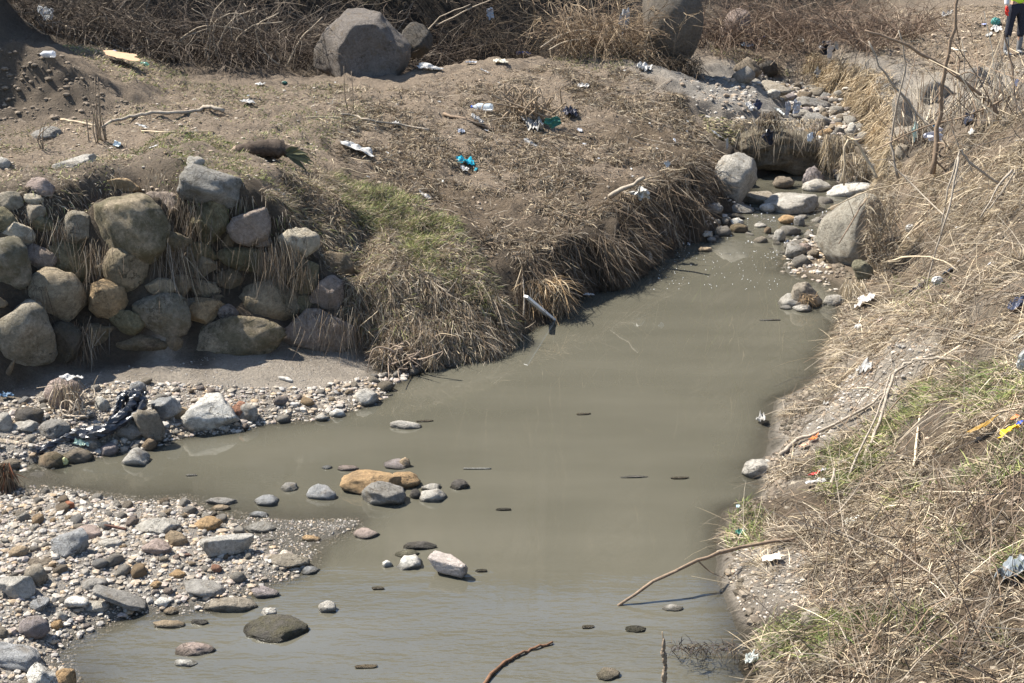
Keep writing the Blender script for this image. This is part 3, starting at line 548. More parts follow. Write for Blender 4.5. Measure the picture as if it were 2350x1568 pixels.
RK = [ # u0,v0,u1,v1,colour,label,angularity,moss,roll,(sunk)
 (115, 1217, 203, 1281, 'blue', 'large blue-grey block stone with rounded edges in the middle of the near gravel bar', .6, 0, 4, .2),
 (44, 1412, 116, 1470, 'purple', 'round purple-grey stone with a cracked top on the near gravel bar', .2, 0, 0, .12),
 (-30, 1472, 96, 1536, 'blue', 'broad ridged blue-grey rock at the left edge below the purple round stone', .7, 0, 6, .3),
 (64, 1520, 142, 1590, 'white', 'white angular rock cut by the bottom edge of the photo', .8, 0, 0, .2),
 (120, 1525, 178, 1590, 'orange', 'rusty tan rock leaning against the white angular rock at the bottom edge', .5, 0, 35, .2),
 (-10, 1314, 84, 1374, 'pale', 'cracked pale block with a hollow white top near the left edge', .8, 0, 8, .25),
 (183, 1322, 249, 1359, 'grey', 'speckled grey egg-shaped rock in the near gravel bar', .4, 0, -8, .3),
 (420, 1329, 524, 1375, 'grey', 'grey hump-backed rock on the right shore of the near gravel bar', .6, 0, 10, .3),
 (466, 1367, 594, 1404, 'warm', 'long low brown-grey rock lying half in the water below the grey hump-backed rock', .2, 0, 0, .35),
 (446, 1185, 510, 1219, 'orange', 'large smooth orange-tan stone at the upper right of the near gravel bar', .3, 0, 0, .3),
 (376, 1217, 433, 1254, 'tan', 'ochre brown rough stone between the knobby rock and the white spalled block', .6, .1, 0, .25),
 (327, 1236, 396, 1274, 'pink', 'pinkish grey stone right below the knobby pale rock', .6, 0, 6, .3),
 (310, 1187, 412, 1228, 'pale', 'knobby pale grey rock near the upper edge of the near gravel bar', .5, .1, 0, .3),
 (163, 1202, 236, 1238, 'pink', 'flat pinkish tan stone just above the large blue-grey block', .4, 0, 0, .3),
 (224, 1234, 284, 1258, 'pale', 'pale flat oval stone right of the large blue-grey block', .3, 0, 0, .3),
 (50, 1293, 112, 1343, 'warm', 'lumpy rough brown-grey rock above right of the cracked pale block', .6, .1, 0, .3),
 (60, 1278, 123, 1304, 'mud', 'flat brown-grey stone above the lumpy rough rock', .3, 0, 0, .35),
 (20, 1250, 68, 1282, 'tan', 'tan egg-shaped stone with dark underside near the left edge', .3, 0, -10, .3),
 (345, 1333, 373, 1352, 'orange', 'small golden stone left of the grey hump-backed rock', .4, 0, 0, .25),
 (389, 1307, 428, 1327, 'orange', 'small smooth orange stone above the grey hump-backed rock', .3, 0, 0, .3),
 (483, 1293, 512, 1316, 'red', 'small reddish brown stone on the right side of the near gravel bar', .6, 0, 20, .25),
 (353, 1369, 391, 1393, 'white', 'white domed stone at the shore right of the layered slab', .2, 0, 0, .3),
 (60, 1373, 118, 1405, 'blue', 'angular blue-grey stone above the purple round stone', .8, 0, -15, .3),
 (188, 1379, 252, 1408, 'pale', 'rounded pale rock under the white tile chunk', .3, .2, 0, .2),
 (128, 1402, 156, 1427, 'pale', 'pale upright stone right of the purple round stone', .4, 0, -20, .2),
 (114, 1424, 145, 1446, 'orange', 'small golden stone beside the purple round stone', .4, 0, 0, .3),
 (375, 1392, 411, 1411, 'tan', 'small pale tan stone standing in shallow water below the white domed stone', .5, 0, 0, .4),
 (350, 1424, 424, 1442, 'tan', 'flat speckled tan rock barely above water below the near gravel bar', .4, 0, 0, .45),
 (436, 1422, 479, 1435, 'dark', 'small dark lumpy rock barely above water right of the flat speckled one', .6, 0, 0, .4),
 (402, 1473, 496, 1505, 'pink', 'broad smooth pinkish tan rock standing in the blue-grey water at bottom left', .3, 0, 0, .4),
 (400, 1510, 455, 1530, 'white', 'white pyramid-shaped stone in the water below the pinkish tan rock', .9, 0, 0, .4),
 (556, 1408, 711, 1472, 'dark', 'wide dark mossy rock standing in the water at lower left', .4, .9, 0, .25),
 (599, 1394, 636, 1424, 'pale', 'small pale stone lying on top of the wide dark mossy rock', .4, 0, 0, .1),
 (729, 1379, 772, 1406, 'pale', 'small speckled white stone in the water right of the wide dark mossy rock', .4, 0, 0, .35),
 (573, 1347, 644, 1373, 'purple', 'smooth lilac-white stone in the water at the shore tip of the near bar', .4, 0, 8, .4),
 (612, 1270, 712, 1307, 'warm', 'knobby brown-grey double rock at the right tip of the near gravel bar', .5, .3, 6, .3),
 (691, 1299, 735, 1319, 'blue', 'small dark blue-grey stone in the water below the knobby double rock', .5, 0, 0, .35),
 (808, 1210, 872, 1237, 'pink', 'pinkish pyramid-shaped rock in mid water below the orange rocks', .6, 0, 0, .35),
 (692, 1227, 738, 1243, 'orange', 'flat orange-tan stone below the pebble spit', .3, 0, 5, .35),
 (908, 1272, 972, 1308, 'white', 'chalky white rock in mid water left of the broken concrete block', .7, 0, 12, .35),
 (876, 1286, 902, 1303, 'white', 'tiny white wedge stone left of the chalky white rock', .8, 0, 0, .35),
 (924, 1243, 1003, 1262, 'dark', 'low dark flat rock in the water above the chalky white rock', .5, .2, 0, .4),
 (905, 1260, 963, 1280, 'green', 'greenish low lump of stone touching the chalky white rock', .4, .5, 0, .4),
 (778, 1078, 928, 1136, 'orange', 'large orange-tan arched rock in the middle of the pool', .35, 0, -2, .15),
 (896, 1084, 966, 1122, 'orange', 'second orange-tan rock tucked behind the right end of the large orange one', .35, 0, 0, .3),
 (827, 1104, 933, 1162, 'grey', 'rough grey-white boulder in front of the large orange-tan rock', .6, .2, 0, .25),
 (939, 1122, 969, 1145, 'dark', 'small wet black stone between the grey-white boulder and the pale rocks', .2, 0, 0, .3),
 (966, 1108, 1013, 1128, 'pale', 'pale grey rock behind the whitish rock at the right of the pool group', .5, 0, 0, .3),
 (960, 1119, 1026, 1152, 'pale', 'whitish domed rock right of the grey-white boulder in the pool', .5, 0, 0, .35),
 (1032, 1101, 1078, 1124, 'dark', 'small dark purple-grey rock standing alone right of the orange rocks', .5, 0, 0, .35),
 (703, 1110, 776, 1147, 'blue', 'blue-grey sloping rock left of the large orange-tan rock', .6, 0, 12, .35),
 (641, 1106, 685, 1128, 'grey', 'small grey domed rock in the water left of the blue-grey sloping rock', .4, 0, 0, .3),
 (582, 1134, 641, 1162, 'blue', 'grey rock with a white top in the water at the head of the near bar', .5, 0, 0, .35),
 (880, 1053, 943, 1077, 'purple', 'low purple-grey rock behind the large orange-tan rock', .4, 0, 6, .4),
 (914, 1050, 943, 1074, 'tan', 'small tan stone touching the low purple-grey rock', .4, 0, 0, .4),
 (775, 1068, 824, 1081, 'pink', 'flat pinkish stone barely above water behind the orange-tan rock', .3, 0, 0, .45),
 (738, 1067, 763, 1077, 'blue', 'tiny grey stone left of the flat pinkish stone', .4, 0, 0, .4),
 (571, 1172, 618, 1187, 'blue', 'small slate-grey stone in the channel above the near bar', .3, 0, 0, .4),
 (560, 1197, 635, 1223, 'grey', 'grey rock with pale top at the upper right edge of the near bar', .5, .2, 0, .35),
 (753, 936, 794, 958, 'white', 'small white wedge rock standing in water off the far gravel bar', .7, 0, 0, .3),
 (722, 948, 756, 967, 'pale', 'small pointed pale rock at the shore left of the white wedge', .9, 0, 30, .3),
 (893, 965, 968, 985, 'pale', 'low white-grey rock lying alone in the pool beyond the far bar', .4, 0, 8, .4),
 (418, 906, 552, 997, 'white', 'big angular white boulder on the shore of the far gravel bar', .8, 0, 6, .12),
 (343, 902, 420, 967, 'blue', 'wedge-shaped blue-grey rock left of the big white boulder', .7, 0, 10, .2),
 (310, 925, 378, 1021, 'warm', 'tall brown slab leaning left of the big white boulder with its foot in water', .6, .1, -28, .05),
 (104, 865, 192, 940, 'pink', 'large rounded pinkish tan rock draped with dry roots near the wall foot', .3, 0, 0, .15),
 (296, 875, 336, 904, 'blue', 'round dark grey stone on the far gravel bar above the leaning slab', .2, 0, 0, .25),
 (88, 962, 164, 1007, 'grey', 'blocky two-toned grey rock at the left among the far bar rubble', .7, 0, 0, .25),
 (30, 935, 100, 976, 'dark', 'dark basalt rock near the left edge of the far bar', .5, 0, 0, .25),
 (28, 962, 92, 995, 'pale', 'pale pyramid-shaped rock left of the blocky two-toned rock', .9, 0, 0, .25),
 (156, 936, 218, 966, 'pale', 'light grey peaked rock below the root-draped rock', .8, 0, 0, .25),
 (258, 958, 342, 1015, 'grey', 'grey rubble rock under the black plastic at the water edge', .5, 0, 8, .2),
 (396, 932, 436, 964, 'tan', 'cream coloured small rock touching the left side of the big white boulder', .5, 0, -25, .25),
 (324, 1002, 358, 1035, 'brown', 'brown furry-looking egg stone at the foot of the leaning slab', .15, 0, 20, .2),
 (271, 1027, 344, 1070, 'pale', 'whitish layered rock standing in the channel below the leaning slab', .7, 0, 0, .3),
 (82, 1033, 153, 1076, 'brown', 'brown algae-covered lump at the channel edge on the left', .2, .7, 0, .3),
 (143, 1027, 214, 1064, 'mud', 'dark muddy lump right of the algae-covered lump', .3, .6, 0, .3),
 (228, 1017, 273, 1047, 'purple', 'purple-grey stone above the whitish layered rock', .3, 0, 0, .3),
 (215, 906, 251, 946, 'white', 'cream white rock beside the dry root tangle', .4, 0, -20, .25),
 (2, 1053, 48, 1081, 'mud', 'small dark muddy rock at the left edge of the channel', .4, .5, 0, .3),
 (528, 918, 576, 962, 'red', 'rust-red stone tucked behind the big white boulder', .4, 0, 25, .2),
 (545, 925, 592, 968, 'pale', 'white rock next to the rust-red stone', .4, 0, 0, .25),
 (808, 892, 870, 932, 'pale', 'pale sloping block at the right tip of the far gravel bar', .7, 0, 28, .3),
 (180, 1000, 232, 1030, 'grey', 'grey rubble rock below the blocky two-toned rock', .5, 0, 0, .3),
 (-20, 945, 30, 990, 'pale', 'pale rock cut by the left edge beside the dark basalt rock', .5, 0, 0, .3),
 (190, 968, 262, 1010, 'grey', 'grey rock partly under the black plastic strip', .5, 0, 0, .3),
 (1006, 836, 1046, 846, 'dark', 'two-lobed dark wet stone at the foot of the grassy bank', .3, 0, 0, .4),
 # rapids
 (1628, 345, 1738, 460, 'pale', 'tall pale boulder leaning out from under the root-covered bank', .45, 0, 22, .2),
 (1703, 438, 1779, 471, 'warm', 'brown-grey humped rock at the head of the rapids', .5, 0, 0, .3),
 (1753, 441, 1883, 492, 'pale', 'largest pale humped boulder lying across the rapids', .55, 0, -3, .3),
 (1657, 463, 1733, 490, 'grey', 'low grey rock left of the largest rapids boulder', .5, 0, 8, .3),
 (1614, 465, 1660, 490, 'grey', 'small grey rock at the left side of the rapids', .5, 0, 0, .3),
 (1742, 466, 1780, 488, 'white', 'small white rock in front of the largest rapids boulder', .3, 0, 0, .3),
 (1840, 409, 1910, 441, 'pale', 'smooth pale domed boulder standing in the small upper pool', .25, 0, 0, .25),
 (1890, 420, 2010, 452, 'white', 'flat white boulder on the right side of the upper pool', .3, 0, -8, .3),
 (1649, 490, 1711, 504, 'dark', 'flat rough dark stone in the rapids', .5, .2, 0, .35),
 (1668, 500, 1708, 519, 'white', 'cream white domed stone in the middle of the rapids', .3, 0, 0, .3),
 (1675, 512, 1717, 535, 'brown', 'brown mossy lump in front of the cream domed stone', .3, .6, 0, .3),
 (1786, 493, 1826, 515, 'orange', 'orange stone below the largest rapids boulder', .4, 0, 0, .3),
 (1821, 495, 1848, 520, 'grey', 'upright grey stone right of the orange rapids stone', .4, 0, 0, .3),
 (1596, 530, 1635, 544, 'pale', 'flat pale stone at the lower end of the rapids', .6, 0, 0, .35),
 (1622, 544, 1645, 557, 'grey', 'small round grey stone below the rapids', .2, 0, 0, .35),
 (1730, 512, 1760, 523, 'pale', 'small flat pale stone in the right part of the rapids', .4, 0, 0, .35),
 (1753, 521, 1771, 537, 'brown', 'small upright brown stone in the right part of the rapids', .4, 0, 0, .3),
 (1773, 526, 1804, 556, 'pale', 'knobby pale stone at the right foot of the rapids', .5, 0, 0, .3),
 (1802, 555, 1851, 597, 'grey', 'dark grey stone with a ledge on the small bar left of the right-bank boulder', .6, 0, 15, .2),
 (1830, 557, 1862, 580, 'pink', 'brownish stone behind the ledged stone of the small bar', .4, 0, 0, .25),
 (1848, 572, 1880, 592, 'mud', 'brown flat stone touching the right-bank boulder', .4, 0, 0, .25),
 (1503, 540, 1546, 574, 'orange', 'bright orange-brown rock at the foot of the hanging roots', .4, 0, 0, .25),
 (1459, 545, 1498, 569, 'grey', 'grey rock left of the bright orange-brown rock', .4, 0, 0, .25),
 (1463, 573, 1498, 604, 'white', 'white rock in the water below the bright orange-brown rock', .5, 0, 12, .25),
 (1422, 583, 1459, 616, 'brown', 'brown smooth rock left of the white rock under the bank', .3, 0, 0, .25),
 (1449, 591, 1485, 613, 'green', 'low green algae-covered rock between the brown and white rocks', .5, .8, 0, .3),
 (1514, 491, 1562, 525, 'tan', 'large smooth tan rock at the bank left of the rapids', .2, 0, 8, .25),
 (1484, 524, 1510, 544, 'tan', 'small cream rock above the bright orange-brown rock', .4, 0, 0, .25),
 (1499, 520, 1532, 543, 'white', 'small white rock right of the small cream rock under the bank', .4, 0, 0, .25),
 (1523, 517, 1553, 538, 'warm', 'warm grey rock below the large smooth tan rock', .3, 0, 0, .25),
 (1602, 567, 1634, 579, 'tan', 'small tan stone alone in the calm water below the rapids', .4, 0, 0, .35),
 (1809, 644, 1890, 705, 'warm', 'largest peaked rock of the little islet near the right bank', .7, 0, 6, .25),
 (1781, 668, 1852, 705, 'pale', 'pale wedge leaning on the left side of the little islet', .7, 0, -22, .25),
 (1886, 674, 1942, 702, 'pale', 'smooth pale half-egg rock between the islet and the right bank', .3, 0, 0, .3),
 (1818, 699, 1863, 717, 'pale', 'low whitish stone in front of the little islet', .4, 0, 0, .4),
 (1789, 700, 1819, 711, 'grey', 'tiny low stone at the left front of the little islet', .4, 0, 0, .4),
 (1960, 588, 2006, 648, 'green', 'thin green-topped slab stone set in the grass of the right bank', .6, .4, -28, .2),
 (1836, 1396, 1897, 1440, 'warm', 'grey-brown rock stuck in the lower right bank', .6, 0, -20, .25),
 (1700, 1052, 1775, 1096, 'pale', 'pale pointed rock jutting into the pool from the right bank', .6, 0, -8, .3),
 # upstream
 (1675, 131, 1746, 178, 'mud', 'blocky brown rock with a cut top upstream beside the round-topped boulder', .9, .1, 0, .2),
 (1738, 134, 1786, 180, 'dark', 'dark cracked block right of the brown block upstream', .8, 0, 0, .2),
 (1728, 187, 1816, 217, 'warm', 'long low brown slab lying across the upstream bed', .8, 0, 3, .25),
 (1786, 214, 1832, 232, 'purple', 'purple-brown stone below the long low brown slab', .5, 0, 0, .25),
 (1824, 224, 1909, 248, 'grey', 'long grey slab lying slanted in the upstream bed', .8, 0, 12, .2),
 (1841, 259, 1909, 297, 'grey', 'round grey boulder in the middle of the upstream cobbles', .3, 0, 6, .25),
 (1857, 281, 1891, 305, 'purple', 'smooth purple-grey stone in front of the round upstream boulder', .2, 0, 0, .25),
 (1873, 294, 1917, 317, 'orange', 'orange-brown stone below the purple-grey upstream stone', .3, 0, 0, .25),
 (1890, 301, 1917, 319, 'white', 'white block in front of the orange-brown upstream stone', .6, 0, 0, .25),
 (1941, 281, 1971, 311, 'pale', 'pale peaked stone on the right side of the upstream bed', .5, 0, 0, .25),
 (1834, 245, 1867, 263, 'purple', 'mauve flat-topped stone above the round upstream boulder', .5, 0, 0, .25),
 (1750, 204, 1790, 226, 'pale', 'pale peaked rock left of the purple-brown stone upstream', .7, 0, 0, .25),
 (1841, 380, 1893, 428, 'purple', 'round mauve boulder under the overhanging earth block', .3, 0, 0, .2),
 (1772, 404, 1823, 434, 'mud', 'dark round boulder in the hollow under the overhanging earth block', .2, 0, 0, .2),
 (2050, 205, 2120, 290, (.33, .30, .26), 'tall pale cracked rock slab behind the dead stalks at upper right', .9, 0, -20, .45),
 (2100, 170, 2210, 235, (.33, .30, .26), 'upper pale rock slab below the worker on the right slope', .95, 0, -18, .55),
 (2210, 150, 2290, 200, (.33, .30, .26), 'weathered pale rock slab nearest to the worker', .95, 0, -10, .6),
 (2055, 330, 2090, 362, 'warm', 'small tan rock at the crest below the dead stalks', .5, 0, 0, .3),
 # plateau
 (125, 356, 219, 385, 'pale', 'flat pale stone half buried in the plateau soil above the wall', .8, 0, -10, .5),
 (425, 357, 470, 380, 'pale', 'small light stone in the turf left of the perched boulder', .4, 0, 0, .5),
 (55, 405, 125, 440, 'pink', 'flat pinkish stone half buried at the wall top', .5, 0, -10, .5),
 (-15, 360, 25, 385, 'pale', 'pale stone cut by the left edge on the plateau', .5, 0, 0, .5),
 (68, 290, 148, 318, 'grey', 'flat grey stone in the shade at the foot of the dirt mound', .5, 0, -6, .5),
]
for q in RK:
    u0, v0, u1, v1, col, lab, ang, moss, roll, sunk = q
    if 'on top of the wide dark' in lab: rock(u0, v0, u1, v1, col, lab, ang, moss, roll, sunk, Yb=hit(634, 1470)[1]+.25); continue
    rock(u0, v0, u1, v1, col, lab, ang, moss, roll, sunk)
# boulder in the right bank (narrow foot, wide top)
def f_wedge(V):
    z = V[:, 2]; V = V.copy(); V[:, 0] *= np.interp(z, [-1, -.2, .4, 1], [.55, .95, 1.05, .8]); V[:, 0] += np.interp(z, [-1, 0, 1], [.28, -.12, .35]); e = -z-.9; 
    for n, d in (((-.8, -.6, .1), .78), ((.5, -.8, .3), .8), ((-.5, -.5, -.7), .74)):
        n = np.array(n); n = n/np.linalg.norm(n); q = V@n-d; V = V-n*(np.maximum(q, 0)*.8)[:, None]
    V = V*(1+.045*fbm(V[:, 0]*2.6, V[:, 1]*2.6, V[:, 2]*2.6, 25, 4)+.015*fbm(V[:, 0]*13, V[:, 1]*13, V[:, 2]*13, 6, 2)*(V[:, 2] < .1))[:, None]
    lo, hi = V.min(0), V.max(0); return (V-(lo+hi)/2)/((hi-lo)/2)
landmark('boulder', 1872, 440, 2030, 668, 16.75, .42, (.34, .315, .265), 'big grey-tan boulder held in the right bank with its foot over the water', f_wedge)
landmark('boulder', 1075, 690, 1150, 760, 14.35, .25, (.2, .17, .13), 'boulder showing through the grass at the nose of the left bank', f_wedge, sub=4)
# layered slab, tile chunk, broken concrete, spalled block : angular pieces
def block(name, u0, v0, u1, v1, th, wid, col, label, cat, Yoff=0., tipz=0., seed=1, bev=.15, yawd=0, base=None):
    """a broken bar from picture point (u0,v0) to (u1,v1), its lower edge on the ground"""
    A = hit(u0, v0) if base is None else np.array(PY(u0, v0, base[0])); B = hit(u1, v1) if base is None else np.array(PY(u1, v1, base[1]))
    A[2] += th*.5+tipz; B[2] += th*.5; d = B-A; Ln = np.linalg.norm(d); V, F = ICO[3 if Ln < .3 else 4]; V = V.copy(); V = V/(np.abs(V).max(1)[:, None])**.82
    rg = np.random.default_rng(seed)
    for _ in range(5):
        n = rg.normal(size=3)*np.array((1, .6, .5)); n /= np.linalg.norm(n); q = V@n-rg.uniform(.75, .98); V = V-n*(np.maximum(q, 0)*.9)[:, None]
    V = V*(1+.05*fbm(V[:, 0]*3, V[:, 1]*3, V[:, 2]*3, seed, 3))[:, None]; V = V/np.abs(V).max(0)*np.array((Ln/2, wid/2, th/2))
    M = Vector(d).to_track_quat('X', 'Z').to_matrix(); V = V@np.array(M).T
    o = obj(name, mesh_np(name, V, F, M_STONE), None, tuple((A+B)/2), label=label, cat=cat); c = CLR[col] if isinstance(col, str) else col; o.color = (*c, 0); return o
block('slab', 216, 1380, 338, 1402, .045, .16, 'grey', 'long layered grey slab sloping from the white tile chunk into the water', 'rock slab', tipz=.08, seed=3)
block('tile_chunk', 148, 1392, 206, 1388, .05, .12, (.72, .70, .66), 'bright white broken tile chunk lying on the near gravel bar', 'tile', seed=5, tipz=.0)
block('concrete_block', 984, 1306, 1074, 1324, .11, .14, (.60, .53, .49), 'broken white and pink concrete block tipping into the pool', 'concrete', seed=8, tipz=.03)
block('concrete_block', 458, 1275, 590, 1262, .14, .13, (.50, .48, .44), 'long white spalled block at the right side of the near gravel bar', 'concrete', seed=12)
block('brick_fragment', 150, 1168, 172, 1166, .06, .07, (.36, .15, .085), 'broken orange brick piece at the upper edge of the near gravel bar', 'brick', seed=15)
block('brick_fragment', 240, 1220, 292, 1218, .018, .03, (.22, .12, .09), 'thin dark red tile strip on the flat pinkish stone of the near bar', 'brick', seed=16, tipz=.05)
block('brick_fragment', 396, 1280, 442, 1274, .015, .03, (.24, .15, .12), 'thin rusty strip beside the pinkish grey stone', 'brick', seed=17)
# undercut earth block
def f_block(V):
    V = V/(np.abs(V).max(1)[:, None])**.6; V = V*(1+.10*fbm(V[:, 0]*2.5, V[:, 1]*2.5, V[:, 2]*2.5, 45, 4)+.03*fbm(V[:, 0]*14, V[:, 1]*14, V[:, 2]*14, 6, 2))[:, None]
    V[:, 2] += np.interp(V[:, 0], [-1, 0, 1], [.05, .1, -.25]); return V/np.abs(V).max(0)
landmark('earth_block', 1674, 292, 1892, 398, 21.6, .55, (.16, .14, .105), 'undercut block of pebbly earth overhanging the small upper pool', f_block, 'earth block')

rg = np.random.default_rng(12); V, F = ICO[1]; n = 150; uu = rg.uniform(1490, 1800, n); vv = 575+90*rg.random(n)**1.4; c = np.array([PZ(a, b, .001) for a, b in zip(uu, vv)]); rr_ = rg.uniform(.002, .006, n)
n2 = 420; uu = rg.uniform(1560, 1960, n2); vv = rg.uniform(462, 590, n2); kk = (vv < 560-(uu-1700)*.02) & (np.sin(uu*.09+vv*.21)+rg.normal(size=n2)*.5 > .3); c2 = np.array([PZ(a, b, float(wz(PZ(a, b)[1]))+.004) for a, b in zip(uu[kk], vv[kk])]); c = np.vstack([c, c2]); rr_ = np.concatenate([rr_, rg.uniform(.004, .013, len(c2))]); n = len(c)  # riffle flecks: foam that also stands in for the water's sparkle
obj('foam_and_glints', mesh_np('foam_and_glints', (V[None]*rr_[:, None, None]+c[:, None]).reshape(-1, 3), (F[None]+(np.arange(n)*len(V))[:, None, None]).reshape(-1, 3), flat('foam_glint_white', (.8, .8, .8), .3, 10, .05)), kind='stuff')
# --- cobbles lying loose, pieces of the ground; smaller gravel as one mass
STP = np.array(ALLST)
def scatter(P_, n, rg, avoid=True, tries=8):
    lo, hi = P_.min(0), P_.max(0); out = np.zeros((0, 2))
    for _ in range(tries):
        c = rg.uniform(lo, hi, (n*3, 2)); c = c[inpoly(P_, c[:, 0], c[:, 1])]; out = np.vstack([out, c])
        if len(out) >= n: break
    return out[:n]
BAR1 = poly([(-60, 1135), (150, 1128), (300, 1155), (420, 1150), (500, 1185), (560, 1218), (640, 1262), (705, 1300), (690, 1325), (600, 1348), (520, 1398), (430, 1405), (330, 1398), (250, 1428), (150, 1472), (125, 1510), (170, 1568), (-60, 1600)])
BAR1W = poly([(-60, 1120), (150, 1112), (320, 1135), (450, 1125), (540, 1165), (640, 1190), (830, 1185), (850, 1212), (740, 1255), (740, 1310), (640, 1370), (520, 1420), (400, 1430), (250, 1450), (170, 1500), (190, 1568), (-60, 1600)])
BAR2 = poly([(-60, 940), (150, 890), (260, 880), (400, 880), (560, 890), (740, 890), (900, 850), (960, 850), (900, 890), (870, 930), (740, 968), (620, 972), (560, 990), (440, 1002), (370, 1020), (330, 1045), (200, 1062), (100, 1078), (-60, 1082)])
UPS = poly([(1700, 185), (1790, 180), (1880, 200), (1970, 250), (2000, 300), (2000, 420), (1930, 440), (1900, 330), (1840, 300), (1800, 250)])
RAP = poly([(1600, 480), (1700, 450), (1900, 450), (1960, 480), (1900, 560), (1880, 640), (1800, 590), (1700, 540), (1560, 560)])
CM = []
for s_ in range(14):
    V, F = stone_verts(900+s_, 2, [.3, .55, .8, 1.][s_ % 4], 1.6); CM.append(mesh_np('cobble', V*np.array((1, .8, .62)), F, M_STONE))
ck = ['grey', 'grey', 'pale', 'pale', 'warm', 'warm', 'tan', 'orange', 'pink', 'purple', 'blue', 'pale', 'mud', 'brown', 'mud']
def cobbles(P_, n, rmin, rmax, seed, sink=.25, up=False):
    rg = np.random.default_rng(seed); pts = scatter(P_, n*4, rg); m = 0; mine = []
    for x, y in pts:
        if m >= n: break
        r = rmin*(rmax/rmin)**(rg.random()**1.7)
        if len(STP) and (np.hypot(STP[:, 0]-x, STP[:, 1]-y) < STP[:, 2]*.85+r).any(): continue
        if mine and any(math.hypot(a-x, b-y) < c*.8+r*.8 for a, b, c in mine): continue
        mine.append((x, y, r)); z = max(float(gz(x, y)), -.03)
        o = bpy.data.objects.new('cobble', CM[int(rg.integers(len(CM)))]); C.objects.link(o); o.parent = GROUND
        o.location = (x, y, z+r*.62*(1-2*sink)); o.scale = (r, r*rg.uniform(.8, 1.1), r*rg.uniform(.8, 1.25)); o.rotation_euler = (rg.uniform(-.3, .3), rg.uniform(-.3, .3), rg.uniform(0, 6.3))
        c = CLR[ck[int(rg.integers(len(ck)))]]; j = rg.uniform(.85, 1.15); c = [c[q]*.75+.25*(.36, .31, .25)[q] for q in range(3)]; o.color = (c[0]*j, c[1]*j, c[2]*j, 0.15*rg.random()); m += 1
    return np.array(mine)
bpy.context.view_layer.update()
C1 = cobbles(BAR1, 104, .03, .075, 1); C2 = cobbles(BAR2, 52, .035, .085, 2); C3 = cobbles(UPS, 76, .09, .22, 3); ck = ['pale', 'pale', 'pale', 'grey', 'warm', 'tan', 'white', 'grey']; C4 = cobbles(RAP, 66, .05, .17, 4); ck = ['grey', 'grey', 'pale', 'pale', 'warm', 'warm', 'tan', 'orange', 'pink', 'purple', 'blue', 'pale', 'mud', 'brown', 'mud']
GT = [stone_verts(950+i, 1, .9, 2.) for i in range(12)]
OCT = (np.array([(1, 0, 0), (-1, 0, 0), (0, 1, 0), (0, -1, 0), (0, 0, 1), (0, 0, -1)], float), np.array([(0, 2, 4), (2, 1, 4), (1, 3, 4), (3, 0, 4), (2, 0, 5), (1, 2, 5), (3, 1, 5), (0, 3, 5)]))
def gravel(name, spec, label_seed, zmin=-.04):
    rg = np.random.default_rng(label_seed); VV = []; FF = []; CC = []; n0 = 0
    for P_, n, rmin, rmax, low in spec:
        pts = scatter(P_, n, rg); n = len(pts); r = rmin*(rmax/rmin)**(rg.random(n)**2.0); g = gz(pts[:, 0], pts[:, 1]); keep = g > zmin; pts, r, g = pts[keep], r[keep], g[keep]; n = len(pts)
        pal = np.array([CLR[k] for k in ck])*.98; col = pal[rg.integers(len(pal), size=n)]*rg.uniform(.7, 1.15, (n, 1)); col = col*.55+.45*np.array((.36, .31, .25))*rg.uniform(.75, 1.15, (n, 1))
        th = rg.uniform(0, 6.28, n); sc = np.stack([r*rg.uniform(.8, 1.2, n), r*rg.uniform(.7, 1., n), r*rg.uniform(.45, .75, n)], 1); tid = rg.integers(12, size=n)
        for t in range(12):
            q = np.nonzero(tid == t)[0]
            if not len(q): continue
            V, F = OCT if low else GT[t]
            if low: V = V*(1+.3*np.random.default_rng(t).uniform(-1, 1, (6, 1)))
            v = V[None]*sc[q][:, None]; c, s = np.cos(th[q])[:, None], np.sin(th[q])[:, None]
            X = v[..., 0]*c-v[..., 1]*s+pts[q, 0][:, None]; Yq = v[..., 0]*s+v[..., 1]*c+pts[q, 1][:, None]; Zq = v[..., 2]+(g[q]+sc[q, 2]*.35)[:, None]
            VV.append(np.stack([X, Yq, Zq], -1).reshape(-1, 3)); FF.append((F[None]+(np.arange(len(q))*len(V))[:, None, None]).reshape(-1, 3)+n0); CC.append(np.repeat(col[q], len(V), 0)); n0 += len(q)*len(V)
    me = mesh_np(name, np.vstack(VV), np.vstack(FF), M_GRAVEL, np.vstack(CC), False); o = obj(name, me, kind='stuff'); return o
gravel('gravel', [(BAR1, 2600, .012, .035, False), (BAR1W, 15000, .004, .015, True)], 21)
gravel('gravel', [(BAR2, 1500, .014, .04, False), (BAR2, 9000, .005, .016, True), (poly([(0, 900), (250, 845), (640, 815), (840, 805), (900, 850), (600, 900), (300, 930)]), 1200, .004, .012, True)], 22)
gravel('gravel', [(UPS, 1100, .025, .07, False), (RAP, 420, .02, .06, False), (poly([(1745, 590), (1800, 560), (1870, 540), (1905, 620), (1935, 690), (1880, 660), (1800, 630)]), 330, .015, .045, False), (poly([(1700, 150), (1850, 180), (2000, 270), (1850, 260)]), 900, .015, .05, True)], 23, -.06)

